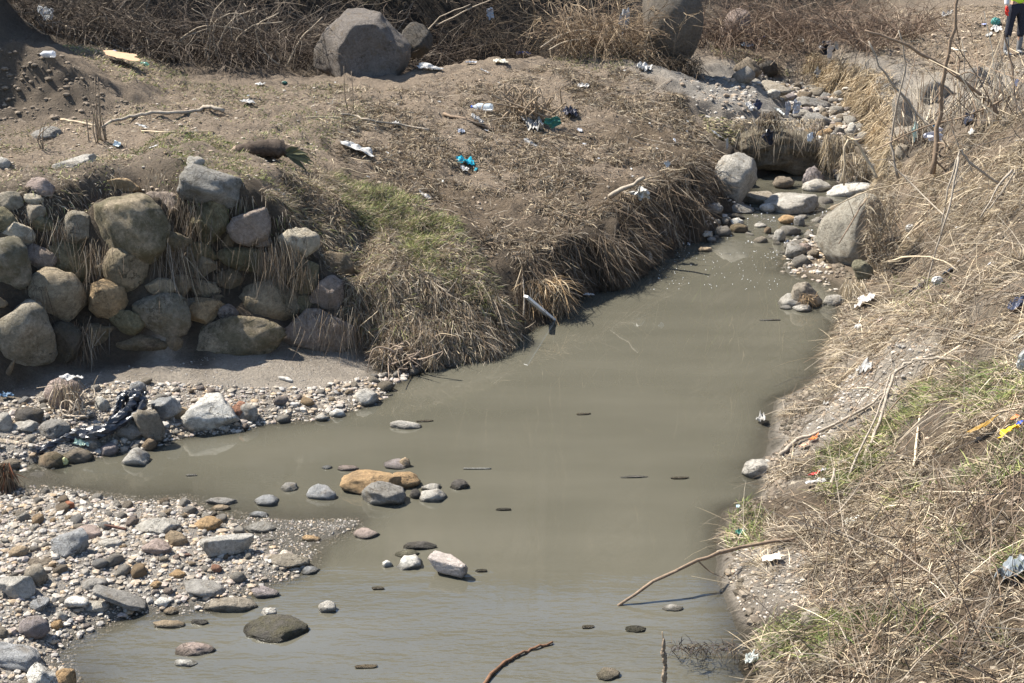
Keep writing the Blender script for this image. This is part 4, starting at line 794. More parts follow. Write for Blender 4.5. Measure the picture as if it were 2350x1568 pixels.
# ------------------------------------------------------------------ vegetation
STRAW = (.40, .325, .22); PALES = (.56, .48, .355); BRN = (.175, .13, .088); GBR = (.26, .22, .17); GRN = (.12, .155, .05); YGR = (.25, .255, .10); DKB = (.10, .075, .05)
def palette(rg, n, cols, wts, var=.25):
    wts = (list(wts)+[1]*8)[:len(cols)]
    c = np.array(cols)[rg.choice(len(cols), n, p=np.array(wts)/sum(wts))]; return c*rg.uniform(1-var, 1+var, (n, 1))
def surf(P_, n, seed, cap=5.0, minz=.0, fn=None):
    rg = np.random.default_rng(seed); lo, hi = P_.min(0), P_.max(0); out = []; tot = 0
    for _ in range(40):
        c = rg.uniform(lo, hi, (n*2, 2)); c = c[inpoly(P_, c[:, 0], c[:, 1])]
        gx, gy = grad(c[:, 0], c[:, 1]); w_ = np.minimum(np.sqrt(1+gx**2+gy**2), cap)/cap; k = rg.random(len(c)) < w_
        if fn is not None: k &= rg.random(len(c)) < fn(c[:, 0], c[:, 1])
        c = c[k]; z = gz(c[:, 0], c[:, 1]); c = np.column_stack([c, z])[z > minz]; out.append(c); tot += len(c)
        if tot >= n: break
    return np.vstack(out)[:n]
def blades(roots, dirs, Ln, W, droop, cols, rg, seg=2, curl=.0):
    """tapering curved leaf strips: verts, tris, colours"""
    n = len(roots); d = dirs/(np.linalg.norm(dirs, axis=1)[:, None]+1e-9); side = np.cross(d, rg.normal(size=(n, 3))); side /= np.linalg.norm(side, axis=1)[:, None]+1e-9
    cv = np.cross(d, side)*(rg.uniform(-1, 1, n)*curl)[:, None]; Pts = []
    for i in range(seg+1):
        t = i/seg; Pts.append(roots+d*(Ln*t)[:, None]+cv*(Ln*t*t)[:, None]+np.array((0, 0, -1.0))*(Ln*droop*t*t)[:, None])
    V = []
    for i in range(seg): wd = (W*(1-.35*i/seg))[:, None]*.5; V += [Pts[i]-side*wd, Pts[i]+side*wd]
    V.append(Pts[seg]); k = 2*seg+1; V = np.stack(V, 1); F = []
    for i in range(seg-1): F += [(2*i, 2*i+1, 2*i+3), (2*i, 2*i+3, 2*i+2)]
    F.append((2*seg-2, 2*seg-1, 2*seg)); F = np.array(F)[None]+(np.arange(n)*k)[:, None, None]
    return V.reshape(-1, 3), F.reshape(-1, 3), np.repeat(cols, k, 0)
class Mass:
    def __init__(s): s.V = []; s.F = []; s.C = []; s.n = 0
    def add(s, v, f, c): s.V.append(v); s.F.append(f+s.n); s.C.append(c); s.n += len(v)
    def build(s, name, m, kind='stuff', parent=None, loc=None, **k):
        V = np.vstack(s.V)
        if loc is not None: V = V-np.array(loc)
        o = obj(name, mesh_np(name, V, np.vstack(s.F), m, np.vstack(s.C), False), parent, None if loc is None or parent else tuple(loc), kind=kind, **k); return o
def unit(v): return v/(np.linalg.norm(v, axis=1)[:, None]+1e-9)
def flow(c, rg, down=.6, jitter=.9, s=61, fs=1.4):
    gx, gy = grad(c[:, 0], c[:, 1], .15); a = vnoise(c[:, 0]*fs, c[:, 1]*fs, s=s)*2.6; n = len(c)
    h = np.stack([-gx*down+np.cos(a)*.35, -gy*down+np.sin(a)*.35, np.zeros(n)], 1)+rg.normal(size=(n, 3))*np.array((jitter, jitter, 0))*.5
    h = unit(h); h[:, 2] = h[:, 0]*gx+h[:, 1]*gy; return unit(h)
def lay(m, P_, n, seed, L0, L1, W0, W1, lift, cols, wts, down=.6, jit=.9, fn=None, minz=.03, droop=.3, seg=2, curl=.2, fs=1.4, var=.25):
    rg = np.random.default_rng(seed); c = surf(P_, n, seed, fn=fn, minz=minz); n = len(c); d = flow(c, rg, down, jit, fs=fs); d[:, 2] += rg.uniform(lift[0], lift[1], n)
    Ln = rg.uniform(L0, L1, n)*rg.uniform(.5, 1, n); c[:, 2] += rg.uniform(-.01, .03, n)
    m.add(*blades(c, d, Ln, rg.uniform(W0, W1, n), droop*rg.uniform(.2, 1.2, n), palette(rg, n, cols, wts, var)*(1+.5*vnoise(c[:, 0]*4.5, c[:, 1]*4.5, s=33)+.15*vnoise(c[:, 0]*1.3, c[:, 1]*1.3, s=35))[:, None], rg, seg, curl))
def tuftsf(m, cent, per, spread, L0, L1, W0, W1, cols, wts, seed, upr=.7, droop=.5, minz=.0, curl=.3, seg=2):
    rg = np.random.default_rng(seed); n = len(cent)*per; c = np.repeat(cent, per, 0); gx, gy = grad(cent[:, 0], cent[:, 1], .12)
    a = rg.uniform(0, 6.283, n); r = spread*np.sqrt(rg.random(n)); c[:, 0] += np.cos(a)*r; c[:, 1] += np.sin(a)*r; c[:, 2] = gz(c[:, 0], c[:, 1])
    tl = np.repeat(rg.normal(size=(len(cent), 2))*.5, per, 0); dn = np.stack([-np.repeat(gx, per), -np.repeat(gy, per)], 1); dn /= np.maximum(np.linalg.norm(dn, axis=1), .6)[:, None]
    d = np.stack([np.cos(a)*.6+tl[:, 0]+dn[:, 0]*.6, np.sin(a)*.6+tl[:, 1]+dn[:, 1]*.6, rg.uniform(.1, 1.3, n)*upr], 1); d = unit(d)
    cc = palette(rg, n, cols, wts)*np.repeat(rg.uniform(.75, 1.2, len(cent)), per)[:, None]
    k = c[:, 2] > minz
    m.add(*blades(c[k], d[k], (rg.uniform(L0, L1, n))[k], rg.uniform(W0, W1, n)[k], (droop*rg.uniform(.2, 1.3, n))[k], cc[k], rg, seg, curl))
def hang(m, P_, n, seed, L0, L1, W0, W1, cols, wts, smin=.8, out=.12, fn=None):
    rg = np.random.default_rng(seed)
    def f(x, y):
        gx, gy = grad(x, y, .08); s = np.sqrt(gx**2+gy**2); k = (s > smin)*np.clip(.5+1.5*vnoise(x*5+y*3, y*4, s=44), .08, 1); return k if fn is None else k*fn(x, y)
    c = surf(P_, n, seed, cap=6, fn=f, minz=.02); n = len(c); gx, gy = grad(c[:, 0], c[:, 1], .15); o = unit(np.stack([-gx, -gy, np.zeros(n)], 1))
    lay_ = vnoise(c[:, 0]*3.5, c[:, 1]*3.5, s=8)*.5+.5
    c = c+o*(rg.uniform(.0, out, n)*(.3+lay_))[:, None]; d = o*rg.uniform(.0, .5, n)[:, None]+rg.normal(size=(n, 3))*.42+np.array((0, 0, -1.0))
    sw = vnoise(c[:, 0]*2.2, c[:, 1]*2.2, s=12)*.35; d[:, 0] += sw
    Ln = np.minimum(rg.uniform(L0, L1, n)*(.65+.7*lay_), np.maximum(c[:, 2]+.02, .08)); m.add(*blades(c, d, Ln, rg.uniform(W0, W1, n), .1*np.ones(n), palette(rg, n, cols, wts, .3)*(1+.45*vnoise(c[:, 0]*4+c[:, 2]*3, c[:, 1]*4, s=34))[:, None], rg, 3, .55))
def clumpfn(f1, th, s):
    return lambda x, y: np.clip((vnoise(x*f1, y*f1, s=s)+.5*vnoise(x*f1*2.7, y*f1*2.7, s=s+1)-th)*3, 0, 1)

# right bank
RB = poly([(2010, 420), (2075, 378), (2150, 332), (2250, 296), (2345, 262), (2600, 230), (2700, 500), (2750, 1000), (2750, 1700), (1720, 1700), (1738, 1568), (1698, 1530), (1742, 1482), (1700, 1430), (1645, 1312), (1645, 1262), (1660, 1172), (1745, 1140), (1725, 1078), (1795, 1022), (1765, 1000), (1780, 920), (1885, 872), (1885, 832), (1915, 760), (1938, 690), (1985, 650), (1995, 560), (1998, 480)])
BARE = [poly([(1930, 880), (1990, 830), (2070, 790), (2160, 790), (2150, 830), (2080, 880), (2040, 940), (1960, 960), (1900, 1000), (1840, 1030), (1760, 1080), (1710, 1075), (1800, 1030), (1880, 960)]),
        poly([(1640, 1290), (1700, 1250), (1800, 1255), (1850, 1300), (1840, 1370), (1780, 1430), (1730, 1450), (1690, 1420), (1640, 1330)]), poly([(1800, 960), (1900, 930), (1900, 975), (1820, 1015)]), poly([(2150, 380), (2340, 290), (2345, 340), (2200, 420)])]
def rbfn(x, y):
    r = np.ones(np.shape(x))
    for i, B in enumerate(BARE): r = np.where(inpoly(B, x, y), .10 if i < 3 else .35, r)
    return r*np.clip(.5+1.1*vnoise(x*1.9, y*1.9, s=40)+.7*vnoise(x*5, y*5, s=41), .08, 1)
m = Mass()
lay(m, RB, 34000, 301, .05, .18, .004, .009, (-.05, .35), [BRN, GBR, DKB, STRAW], [5, 4, 3, 1], fn=rbfn, down=.5)
lay(m, RB, 44000, 302, .08, .30, .003, .007, (.0, .55), [STRAW, PALES, GBR, BRN], [2.4, 1.3, 4, 4], fn=rbfn, down=.45, jit=1.5, droop=.5, curl=.5, fs=2.2)
lay(m, RB, 3000, 303, .3, .75, .0035, .006, (.1, .8), [PALES, STRAW, GBR], [1.5, 3, 4], fn=rbfn, down=.4, jit=1.2, droop=.55, seg=4, curl=.3)
cen = surf(RB, 420, 304, fn=rbfn, minz=.05); tuftsf(m, cen, 46, .05, .07, .22, .004, .007, [STRAW, PALES, GBR, BRN], [4, 3, 2, 2], 305, droop=.7)
m.build('dry_grass', M_GRASS)
m = Mass()
GP = poly([(1850, 1080), (1950, 980), (2100, 880), (2250, 830), (2450, 850), (2500, 1300), (2350, 1350), (2200, 1250), (2000, 1200), (1880, 1180)])
gfn = lambda x, y: np.clip(.25+1.2*vnoise(x*2.5, y*2.5, s=71)+.5*vnoise(x*7, y*7, s=72), .02, 1)*rbfn(x, y)
lay(m, GP, 5000, 311, .06, .22, .004, .008, (.3, 1.4), [GRN, YGR, STRAW], [4, 3, 1], fn=gfn, droop=.35, seg=3)
lay(m, poly([(1640, 1220), (1700, 1150), (1760, 1180), (1750, 1260), (1660, 1270)]), 500, 312, .05, .14, .004, .007, (.3, 1.4), [GRN, YGR], [3, 2]); lay(m, poly([(1750, 1440), (1850, 1400), (2300, 1450), (2350, 1560), (1760, 1560)]), 1500, 313, .06, .2, .004, .007, (.3, 1.3), [GRN, YGR], [3, 2], fn=gfn)
lay(m, poly([(2050, 640), (2180, 640), (2180, 720), (2050, 720)]), 240, 314, .06, .16, .004, .007, (.3, 1.3), [GRN, YGR], [3, 2]); m.build('green_grass', M_GRASS)
# left bank nose: green and dry grass
m = Mass()
NOSE = poly([(740, 395), (860, 430), (1000, 490), (1060, 540), (1120, 620), (1165, 720), (1185, 790), (1150, 815), (1000, 835), (900, 845), (850, 790), (800, 720), (740, 600), (690, 520), (600, 460), (640, 420)])
GSTR = poly([(760, 395), (860, 430), (1000, 490), (1070, 545), (1120, 620), (1165, 720), (1185, 790), (1130, 760), (1060, 680), (960, 620), (860, 540), (780, 470)])
lay(m, NOSE, 15000, 321, .05, .16, .004, .008, (.0, .7), [BRN, GBR, DKB, STRAW], [4, 3, 2, 2], down=.35, jit=1.6, droop=.5)
lay(m, NOSE, 15000, 322, .06, .2, .0035, .0065, (.1, .9), [GBR, STRAW, PALES, BRN, YGR], [4, 2, 1, 4, .9], down=.3, jit=1.9, droop=.7, seg=3, curl=.5)
cen = surf(NOSE, 330, 326); tuftsf(m, cen, 34, .05, .08, .22, .0035, .006, [STRAW, PALES, GBR, BRN, YGR], [2, 1, 3, 3, 1.2], 327, upr=.9, droop=.9, seg=3)
lay(m, GSTR, 9500, 323, .07, .2, .0035, .0065, (.3, 1.5), [GRN, YGR, STRAW], [3, 4, 2], down=.4, droop=.4, fn=lambda x, y: np.clip(.5+vnoise(x*3, y*3, s=81), .1, 1))
FACE1 = poly([(800, 600), (900, 600), (1000, 600), (1100, 640), (1165, 720), (1190, 790), (1170, 812), (1100, 826), (1000, 836), (900, 846), (860, 800), (780, 720)])
hang(m, FACE1, 9000, 324, .08, .34, .004, .008, [BRN, GBR, STRAW, DKB], [3, 4, 2, 2], smin=.45, out=.16)
m.build('bank_grass', M_GRASS)
# hanging roots on the hump faces
m = Mass()
FACE2 = poly([(1190, 600), (1300, 500), (1420, 455), (1480, 420), (1560, 385), (1620, 350), (1660, 350), (1660, 430), (1640, 470), (1600, 500), (1520, 572), (1430, 625), (1420, 650), (1310, 698), (1270, 735), (1205, 765), (1185, 790), (1160, 700)])
hang(m, FACE2, 30000, 331, .1, .5, .003, .008, [(.16, .125, .09), (.13, .095, .065), DKB, GBR, STRAW], [4, 5, 4, 1.6, .3], smin=.6, out=.10)  # root tones deepened, putting the shade of the face into the colour
hang(m, FACE2, 1500, 332, .2, .6, .005, .010, [STRAW, (.16, .125, .09), GBR], [1.5, 3, 4], smin=.6, out=.15)
TAN1 = poly([(1870, 125), (1990, 170), (2030, 190), (2030, 300), (1985, 300), (1880, 215)])
hang(m, TAN1, 8000, 333, .1, .42, .007, .013, [(.36, .285, .185), (.45, .36, .24), BRN], [4, 3, 1], smin=.35, out=.2)
lay(m, poly([(1860, 120), (2000, 160), (2060, 200), (2050, 330), (2000, 340), (1990, 280), (1870, 200)]), 7000, 334, .1, .35, .006, .011, (.1, .9), [(.36, .285, .185), STRAW, BRN], [4, 3, 3], down=.5, jit=1.8, droop=.9)
lay(m, poly([(1990, 300), (2070, 330), (2070, 400), (2000, 440), (1980, 380)]), 3500, 335, .08, .22, .006, .010, (.1, .9), [(.36, .285, .185), STRAW, GBR], [3, 3, 2], down=.5, jit=1.6, droop=1.)
m.build('hanging_roots', M_GRASS)
# hump top: matted flood-bent straw tufts
m = Mass()
HUMP = poly([(800, 260), (1000, 180), (1100, 160), (1300, 150), (1500, 180), (1580, 240), (1640, 330), (1655, 375), (1560, 420), (1450, 475), (1300, 540), (1190, 600), (1130, 620), (1060, 540), (960, 470), (860, 430), (760, 380), (740, 320)])
hf = clumpfn(1.6, -.12, 91)
lay(m, HUMP, 34000, 341, .04, .14, .005, .010, (.0, .6), [BRN, GBR, STRAW, DKB], [5, 3, 1.6, 3], fn=lambda x, y: .22+.78*hf(x, y), down=1.0, jit=1.0, droop=.4)
cen = surf(HUMP, 1000, 342, fn=hf); tuftsf(m, cen, 36, .055, .06, .2, .005, .010, [STRAW, PALES, GBR, BRN, DKB], [2, 1, 3, 4, 2], 343, upr=.8, droop=1.0, seg=3)
EDGE = poly([(1120, 560), (1300, 500), (1420, 450), (1540, 390), (1610, 350), (1655, 375), (1560, 425), (1450, 480), (1310, 545), (1190, 610)])
cen = surf(EDGE, 170, 344); tuftsf(m, cen, 50, .07, .05, .17, .004, .009, [STRAW, GBR, BRN, DKB], [1.5, 3, 5, 2], 345, upr=.6, droop=1.1, seg=3)
m.build('flattened_straw', M_GRASS)
# plateau turf
m = Mass()
PLT = poly([(-60, 300), (250, 260), (420, 190), (700, 190), (830, 200), (900, 250), (780, 300), (740, 390), (640, 420), (560, 430), (430, 395), (210, 432), (-60, 445)])
pf = clumpfn(1.1, .0, 95)
lay(m, PLT, 9000, 351, .02, .07, .006, .010, (.3, 1.5), [GRN, YGR, STRAW, GBR], [3, 4, 3, 2], fn=lambda x, y: .10+.9*pf(x, y), minz=.5)
lay(m, PLT, 8000, 352, .03, .11, .005, .010, (-.05, .3), [STRAW, GBR, BRN, PALES], [3, 3, 3, 1], fn=lambda x, y: .15+.6*clumpfn(1.7, .1, 96)(x, y), minz=.5)
GRP = poly([(350, 310), (480, 310), (560, 330), (700, 370), (720, 400), (600, 420), (450, 390), (300, 380), (130, 420), (120, 390), (300, 350)])
lay(m, GRP, 3600, 353, .03, .09, .005, .009, (.4, 1.5), [GRN, YGR, STRAW], [3, 4, 2], minz=.5, fn=lambda x, y: clumpfn(1.6, -.2, 97)(x, y))
lay(m, poly([(120, 100), (250, 115), (430, 160), (430, 200), (300, 200), (180, 130)]), 2500, 354, .04, .12, .007, .012, (.3, 1.4), [GRN, YGR, STRAW, GBR], [1, 2, 3, 2], minz=.5)
lay(m, poly([(1270, 120), (1460, 150), (1400, 170), (1260, 140)]), 1200, 355, .04, .12, .007, .012, (.3, 1.4), [YGR, STRAW], [3, 2], minz=.5)
lay(m, poly([(1600, 255), (1700, 290), (1680, 330), (1640, 330)]), 900, 356, .04, .14, .007, .012, (.1, 1.), [YGR, STRAW, GBR], [2, 3, 2], minz=.3)
lay(m, poly([(1620, 100), (1900, 130), (1860, 150), (1650, 135)]), 1500, 357, .05, .16, .007, .012, (.0, 1.), [YGR, STRAW, GBR], [1, 4, 2], minz=.3)
lay(m, poly([(2050, 30), (2350, 20), (2350, 180), (2050, 150), (1950, 110)]), 5000, 358, .05, .22, .007, .012, (-.05, .4), [BRN, STRAW, GBR, PALES], [4, 3, 3, 1], minz=.3)
cen = surf(poly([(700, 200), (950, 200), (900, 290), (760, 330)]), 90, 359); tuftsf(m, cen, 34, .06, .06, .16, .006, .011, [STRAW, PALES, GBR, BRN], [3, 2, 3, 3], 360, droop=1.0)
m.build('turf', M_GRASS)
# wall: roots, wisps, soil clods hanging between the stones
m = Mass()
rg = np.random.default_rng(5)
for (u, v, n, L0, L1, sp) in ((405, 470, 300, .25, .75, .22), (395, 560, 200, .3, .7, .12), (640, 560, 260, .2, .5, .14), (100, 650, 40, .2, .5, .08), (225, 560, 110, .15, .4, .1), (205, 740, 110, .2, .42, .09), (770, 720, 260, .2, .45, .16), (140, 505, 90, .1, .4, .12), (700, 600, 110, .2, .4, .08), (300, 440, 150, .06, .2, .3), (480, 610, 80, .1, .2, .2)):
    G = hit(u, v); c = G+rg.normal(size=(n, 3))*np.array((sp, .04, sp*.5)); c[:, 1] -= rg.uniform(.05, .32, n)
    d = rg.normal(size=(n, 3))*.25+np.array((0, -.2, -1)); m.add(*blades(c, d, rg.uniform(L0, L1, n), rg.uniform(.0025, .0055, n), .1*np.ones(n), palette(rg, n, [BRN, GBR, STRAW, DKB], [5, 4, .8, 3]), rg, 4, .45))
WTOP = poly([(-60, 470), (210, 465), (430, 425), (560, 455), (640, 500), (720, 560), (700, 600), (600, 520), (430, 480), (200, 500), (-60, 500)])
lay(m, WTOP, 2600, 362, .04, .15, .005, .009, (.1, .9), [STRAW, GBR, BRN, YGR], [3, 3, 3, 1], down=.5, jit=1.6, droop=.9, seg=3)
m.build('wall_roots', M_GRASS)
# straw caught on the earth block and along the far shore
m = Mass()
def thatch(u0, v0, u1, v1, Yd, n, seed, L0, L1, cols=[STRAW, PALES, GBR, BRN], wts=[3, 2, 3, 2], dn=-1.0, sd_=.35, W=(.006, .011)):
    rg = np.random.default_rng(seed); u = rg.uniform(u0, u1, n); v = rg.uniform(v0, v1, n); c = np.array([PY(a, b, Yd-rg.uniform(0, .2)) for a, b in zip(u, v)])
    d = rg.normal(size=(n, 3))*sd_+np.array((0, -.3, dn)); m.add(*blades(c, d, rg.uniform(L0, L1, n), rg.uniform(*W, n), .4*np.ones(n), palette(rg, n, cols, wts), rg, 3, .35))
thatch(1680, 272, 1890, 296, 21.4, 900, 371, .04, .15, dn=-.3, sd_=.9); thatch(1690, 296, 1890, 315, 21.05, 110, 391, .1, .35, [GBR, BRN, DKB, STRAW]); thatch(1745, 255, 1785, 285, 21.5, 500, 372, .08, .2, [DKB, BRN, GBR], sd_=.6); thatch(1890, 305, 1960, 355, 20.9, 800, 373, .1, .3, [STRAW, (.36, .285, .185), GBR], sd_=.5); thatch(1930, 350, 1990, 400, 20.5, 500, 374, .08, .22, sd_=.6)
thatch(1985, 440, 2060, 660, 16.2, 1500, 375, .05, .2, [STRAW, GBR, BRN, PALES], [2, 4, 3, 1], W=(.004, .008), sd_=1.3, dn=-.1); thatch(1935, 640, 1985, 700, 15.4, 600, 376, .08, .25, [PALES, STRAW], [2, 2], W=(.005, .008))
thatch(120, 868, 185, 900, 11.75, 120, 377, .08, .2, [STRAW, GBR, BRN], [2, 2, 2], W=(.003, .006)); thatch(1200, 640, 1290, 690, 15.0, 1500, 378, .1, .4, [(.36, .25, .14), BRN, STRAW], [3, 2, 2], dn=-.5, sd_=.7)
thatch(-10, 1062, 22, 1090, 10.6, 420, 379, .08, .22, [DKB, BRN, (.2, .08, .04)], [3, 3, 1], dn=-.8); thatch(1835, 676, 1875, 690, 15.2, 130, 380, .05, .14, [(.36, .25, .14), BRN], [2, 2], dn=-.3, sd_=.8, W=(.004, .006))
thatch(1500, 135, 1610, 170, 23.9, 900, 392, .1, .35, [DKB, BRN, (.14, .11, .08)], [3, 3, 3], dn=-.3, sd_=.8); thatch(860, 800, 960, 835, 13.4, 900, 381, .1, .35, [GBR, BRN, STRAW], [3, 3, 1], dn=-.2, sd_=.8); thatch(1540, 1476, 1690, 1494, 8.05, 260, 393, .04, .12, [(.06, .05, .05), DKB], [1, 1], dn=.1, sd_=.9, W=(.003, .006)); m.build('drift_straw', M_GRASS)
# soil clods on banks
def clods(P_, n, rmin, rmax, seed, cols):
    rg = np.random.default_rng(seed); c = surf(P_, n, seed, minz=.05); n = len(c); r = rmin*(rmax/rmin)**(rg.random(n)**2); V, F = GT[seed % 12]; th = rg.uniform(0, 6.28, n); v = V[None]*np.stack([r, r*.9, r*.7], 1)[:, None]
    X = v[..., 0]*np.cos(th)[:, None]-v[..., 1]*np.sin(th)[:, None]; Yq = v[..., 0]*np.sin(th)[:, None]+v[..., 1]*np.cos(th)[:, None]
    return np.stack([X, Yq, v[..., 2]], -1).reshape(-1, 3)+np.repeat(c, len(V), 0), (F[None]+(np.arange(n)*len(V))[:, None, None]).reshape(-1, 3), np.repeat(palette(rg, n, cols, [1]*len(cols)), len(V), 0)
m = Mass(); MOUND = poly([(-60, 110), (60, 115), (130, 125), (250, 205), (330, 245), (250, 262), (0, 285), (-60, 285)])
m.add(*clods(MOUND, 420, .008, .045, 401, [(.15, .12, .09), (.2, .16, .12)])); m.add(*clods(HUMP, 1100, .01, .035, 402, [DIRT, BRN, GBR])); m.add(*clods(PLT, 700, .01, .03, 403, [DIRT, SAND, BRN])); m.add(*clods(RB, 1500, .008, .03, 404, [DIRT, BRN, GBR])); m.add(*clods(poly([(2050, 30), (2350, 20), (2350, 180), (1950, 110)]), 500, .015, .06, 405, [DIRT, BRN])); TER = poly([(1560, 185), (1720, 175), (1740, 250), (1700, 290), (1660, 320), (1600, 250)]); m.add(*clods(TER, 500, .01, .07, 406, [GREY, DIRT, (.2, .17, .14)])); m.add(*clods(poly([(1640, 1290), (1700, 1250), (1850, 1255), (1860, 1370), (1780, 1430), (1690, 1420)]), 700, .004, .02, 407, [SAND, DIRT, GREY])); m.add(*clods(BARE[0], 900, .005, .03, 408, [SAND, DIRT, GREY])); SHO = poly([(1905, 600), (1935, 690), (1912, 760), (1882, 830), (1885, 872), (1775, 920), (1762, 1000), (1795, 1022), (1722, 1075), (1748, 1112), (1742, 1140), (1655, 1172), (1640, 1262), (1640, 1312), (1698, 1430), (1740, 1482), (1692, 1530), (1735, 1600), (1790, 1600), (1800, 1480), (1740, 1420), (1690, 1310), (1690, 1250), (1720, 1180), (1800, 1130), (1840, 1010), (1850, 930), (1935, 870), (1970, 720), (1960, 640)])
m.add(*clods(SHO, 1500, .012, .05, 409, [(.13, .105, .08), (.18, .15, .115), (.09, .075, .055)])); m.build('soil_clods', M_GRAVEL)

# ------------------------------------------------------------------ brush
def tubes3(Pth, rad, cols):
    """many three-sided twigs. Pth (N,k,3), rad (N,k)"""
    n, k, _ = Pth.shape; t = np.gradient(Pth, axis=1); t /= np.linalg.norm(t, axis=2)[..., None]+1e-9
    a = np.cross(t, np.array((.3, .2, .93))); a /= np.linalg.norm(a, axis=2)[..., None]+1e-6; b = np.cross(t, a); V = []
    for j in range(3):
        an = j*2*math.pi/3; V.append(Pth+(a*math.cos(an)+b*math.sin(an))*rad[..., None])
    V = np.stack(V, 2).reshape(n, k*3, 3); F = []
    for i in range(k-1):
        for j in range(3): p, q = i*3+j, i*3+(j+1) % 3; F += [(p, q, q+3), (p, q+3, p+3)]
    F = np.array(F)[None]+(np.arange(n)*k*3)[:, None, None]; return V.reshape(-1, 3), F.reshape(-1, 3), np.repeat(cols, k*3, 0)
def arcs(rg, base, d, Ln, bend, k, wig=.05):
    n = len(base); t = np.linspace(0, 1, k)[None, :, None]; d = unit(d); P_ = base[:, None]+d[:, None]*Ln[:, None, None]*t+bend[:, None]*(Ln[:, None, None]*t*t)
    return P_+rg.normal(size=(n, k, 3))*(wig*Ln)[:, None, None]*t
def bush(u, v, Yb, h, rad, n, seed, cols, label, wts=None, spread=.9, thick=.006, group='dry brush along the back of the site', lean=(0, 0)):
    rg = np.random.default_rng(seed); x = PY(u, v, Yb)[0]; z = float(gz(x, Yb))-.05; loc = (x, Yb, z); wts = wts or [1]*len(cols); m1 = Mass()
    wts = [3, 2, 4, 1.2] if cols is BB or cols is RB_ else wts; ns = n//14; a = rg.uniform(0, 6.283, ns); r = rad*.35*np.sqrt(rg.random(ns)); base = np.stack([x+np.cos(a)*r, Yb+np.sin(a)*r, np.full(ns, z)], 1)  # dark twigs weighted up to put shade into the brush colour
    d = np.stack([np.cos(a)*spread*rg.uniform(.2, 1.3, ns)+lean[0], np.sin(a)*spread*rg.uniform(.2, 1.3, ns)+lean[1], rg.uniform(.6, 1.3, ns)], 1); Ln = h*rg.uniform(.6, 1.35, ns)
    P_ = arcs(rg, base, d, Ln, np.stack([np.cos(a)*.2, np.sin(a)*.2, -rg.uniform(.1, .75, ns)], 1), 6); m1.add(*tubes3(P_, np.linspace(1, .35, 6)[None]*rg.uniform(thick*.9, thick*1.9, ns)[:, None], palette(rg, ns, cols, wts)))
    m2 = Mass(); q = rg.integers(ns, size=n); kk = rg.integers(1, 6, size=n); b2 = P_[q, kk]; d2 = rg.normal(size=(n, 3))*.8+unit(P_[q, 5]-P_[q, 2])*.8
    L2 = h*rg.uniform(.12, .42, n); P2 = arcs(rg, b2, d2, L2, rg.normal(size=(n, 3))*.35+np.array((0, 0, -.25)), 4, .07); P2[..., 2] = np.maximum(P2[..., 2], z)
    m2.add(*tubes3(P2, np.linspace(1, .5, 4)[None]*rg.uniform(thick*.42, thick*.85, n)[:, None], palette(rg, n, cols, wts)))
    e = empty('dry_bush', loc, label, 'bush', group); m1.build('stem', M_TWIG, None, e, loc); m2.build('twig', M_TWIG, None, e, loc)
    return e
BB = [(.11, .085, .066), (.15, .12, .092), (.07, .053, .04), (.27, .225, .175)]; RB_ = [(.17, .12, .088), (.24, .175, .125), (.12, .085, .062), (.34, .27, .2)]; TB = [(.27, .2, .13), (.36, .28, .19), (.18, .13, .09)]
bl = [(-30, 95, 23.2, 1.3, .9, 900, BB, 'dry twiggy bush at the left edge behind the dirt mound'), (90, 95, 23.0, 1.3, .9, 900, BB, 'second dry bush from the left, with a clear bag caught in it'), (200, 105, 22.9, 1.2, .9, 950, BB, 'low dense bush above the left end of the cardboard sheet'),
      (320, 140, 22.7, 1.2, 1., 1000, BB, 'low dense bush directly behind the cardboard sheet'), (430, 160, 22.7, 1.3, 1., 1000, BB, 'tangled bush with pale bent canes right of the cardboard sheet'), (560, 175, 22.9, 1.5, 1., 1000, BB, 'tall arching bush midway between the cardboard and the huge boulder'),
      (670, 180, 23.2, 1.5, .9, 900, BB, 'arching bush touching the left side of the huge boulder'), (830, 60, 24.2, 1.5, 1., 800, BB, 'bush rising behind the top of the huge boulder'), (1000, 100, 25.8, 1.8, 1., 800, [(.05, .04, .03), DKB, (.12, .09, .07)], 'dark shaded bush in the hollow right of the huge boulder'),  # near-black palettes put the shade of the hollow into these bushes
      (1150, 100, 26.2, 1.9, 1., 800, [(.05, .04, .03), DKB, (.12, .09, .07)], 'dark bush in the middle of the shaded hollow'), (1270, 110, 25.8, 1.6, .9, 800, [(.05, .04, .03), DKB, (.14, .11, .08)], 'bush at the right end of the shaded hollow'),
      (1640, 80, 28.0, 1.6, 1., 900, RB_, 'reddish twig bush just right of the round-topped boulder'), (1735, 85, 28.4, 1.5, 1., 1000, RB_, 'reddish twig bush in front of the pinkish boulder'), (1830, 85, 28.4, 1.5, 1., 900, RB_, 'reddish fan-shaped bush above the flat earth bank'), (1915, 95, 27.4, 1.4, .8, 800, RB_, 'bush behind the rags hung on the tan bank'),
      (2000, 110, 26.0, 1.2, .8, 900, RB_, 'thorny brown bush left of the slope where the worker stands'), (2075, 95, 26.0, 1.0, .7, 600, RB_, 'sparse brown bush nearest to the worker')]
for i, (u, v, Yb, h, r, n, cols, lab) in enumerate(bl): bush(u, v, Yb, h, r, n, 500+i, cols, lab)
for i, (u, h) in enumerate(((1330, 1.1), (1385, 1.3), (1440, 1.3), (1475, 1.2))):
    bush(u, 125, 24.4, h, .6, 650, 540+i, TB, ['tan reedy bush left-hand in the row of four before the hollow', 'tan reedy bush second in the row of four', 'tan reedy bush third in the row of four holding a white sheet', 'tan reedy bush hugging the round-topped boulder'][i], spread=.35, thick=.007, group='tan reedy bushes in a row left of the round-topped boulder')
ROW2 = [(.06, .045, .035), DKB, (.13, .1, .075), (.19, .15, .11)]
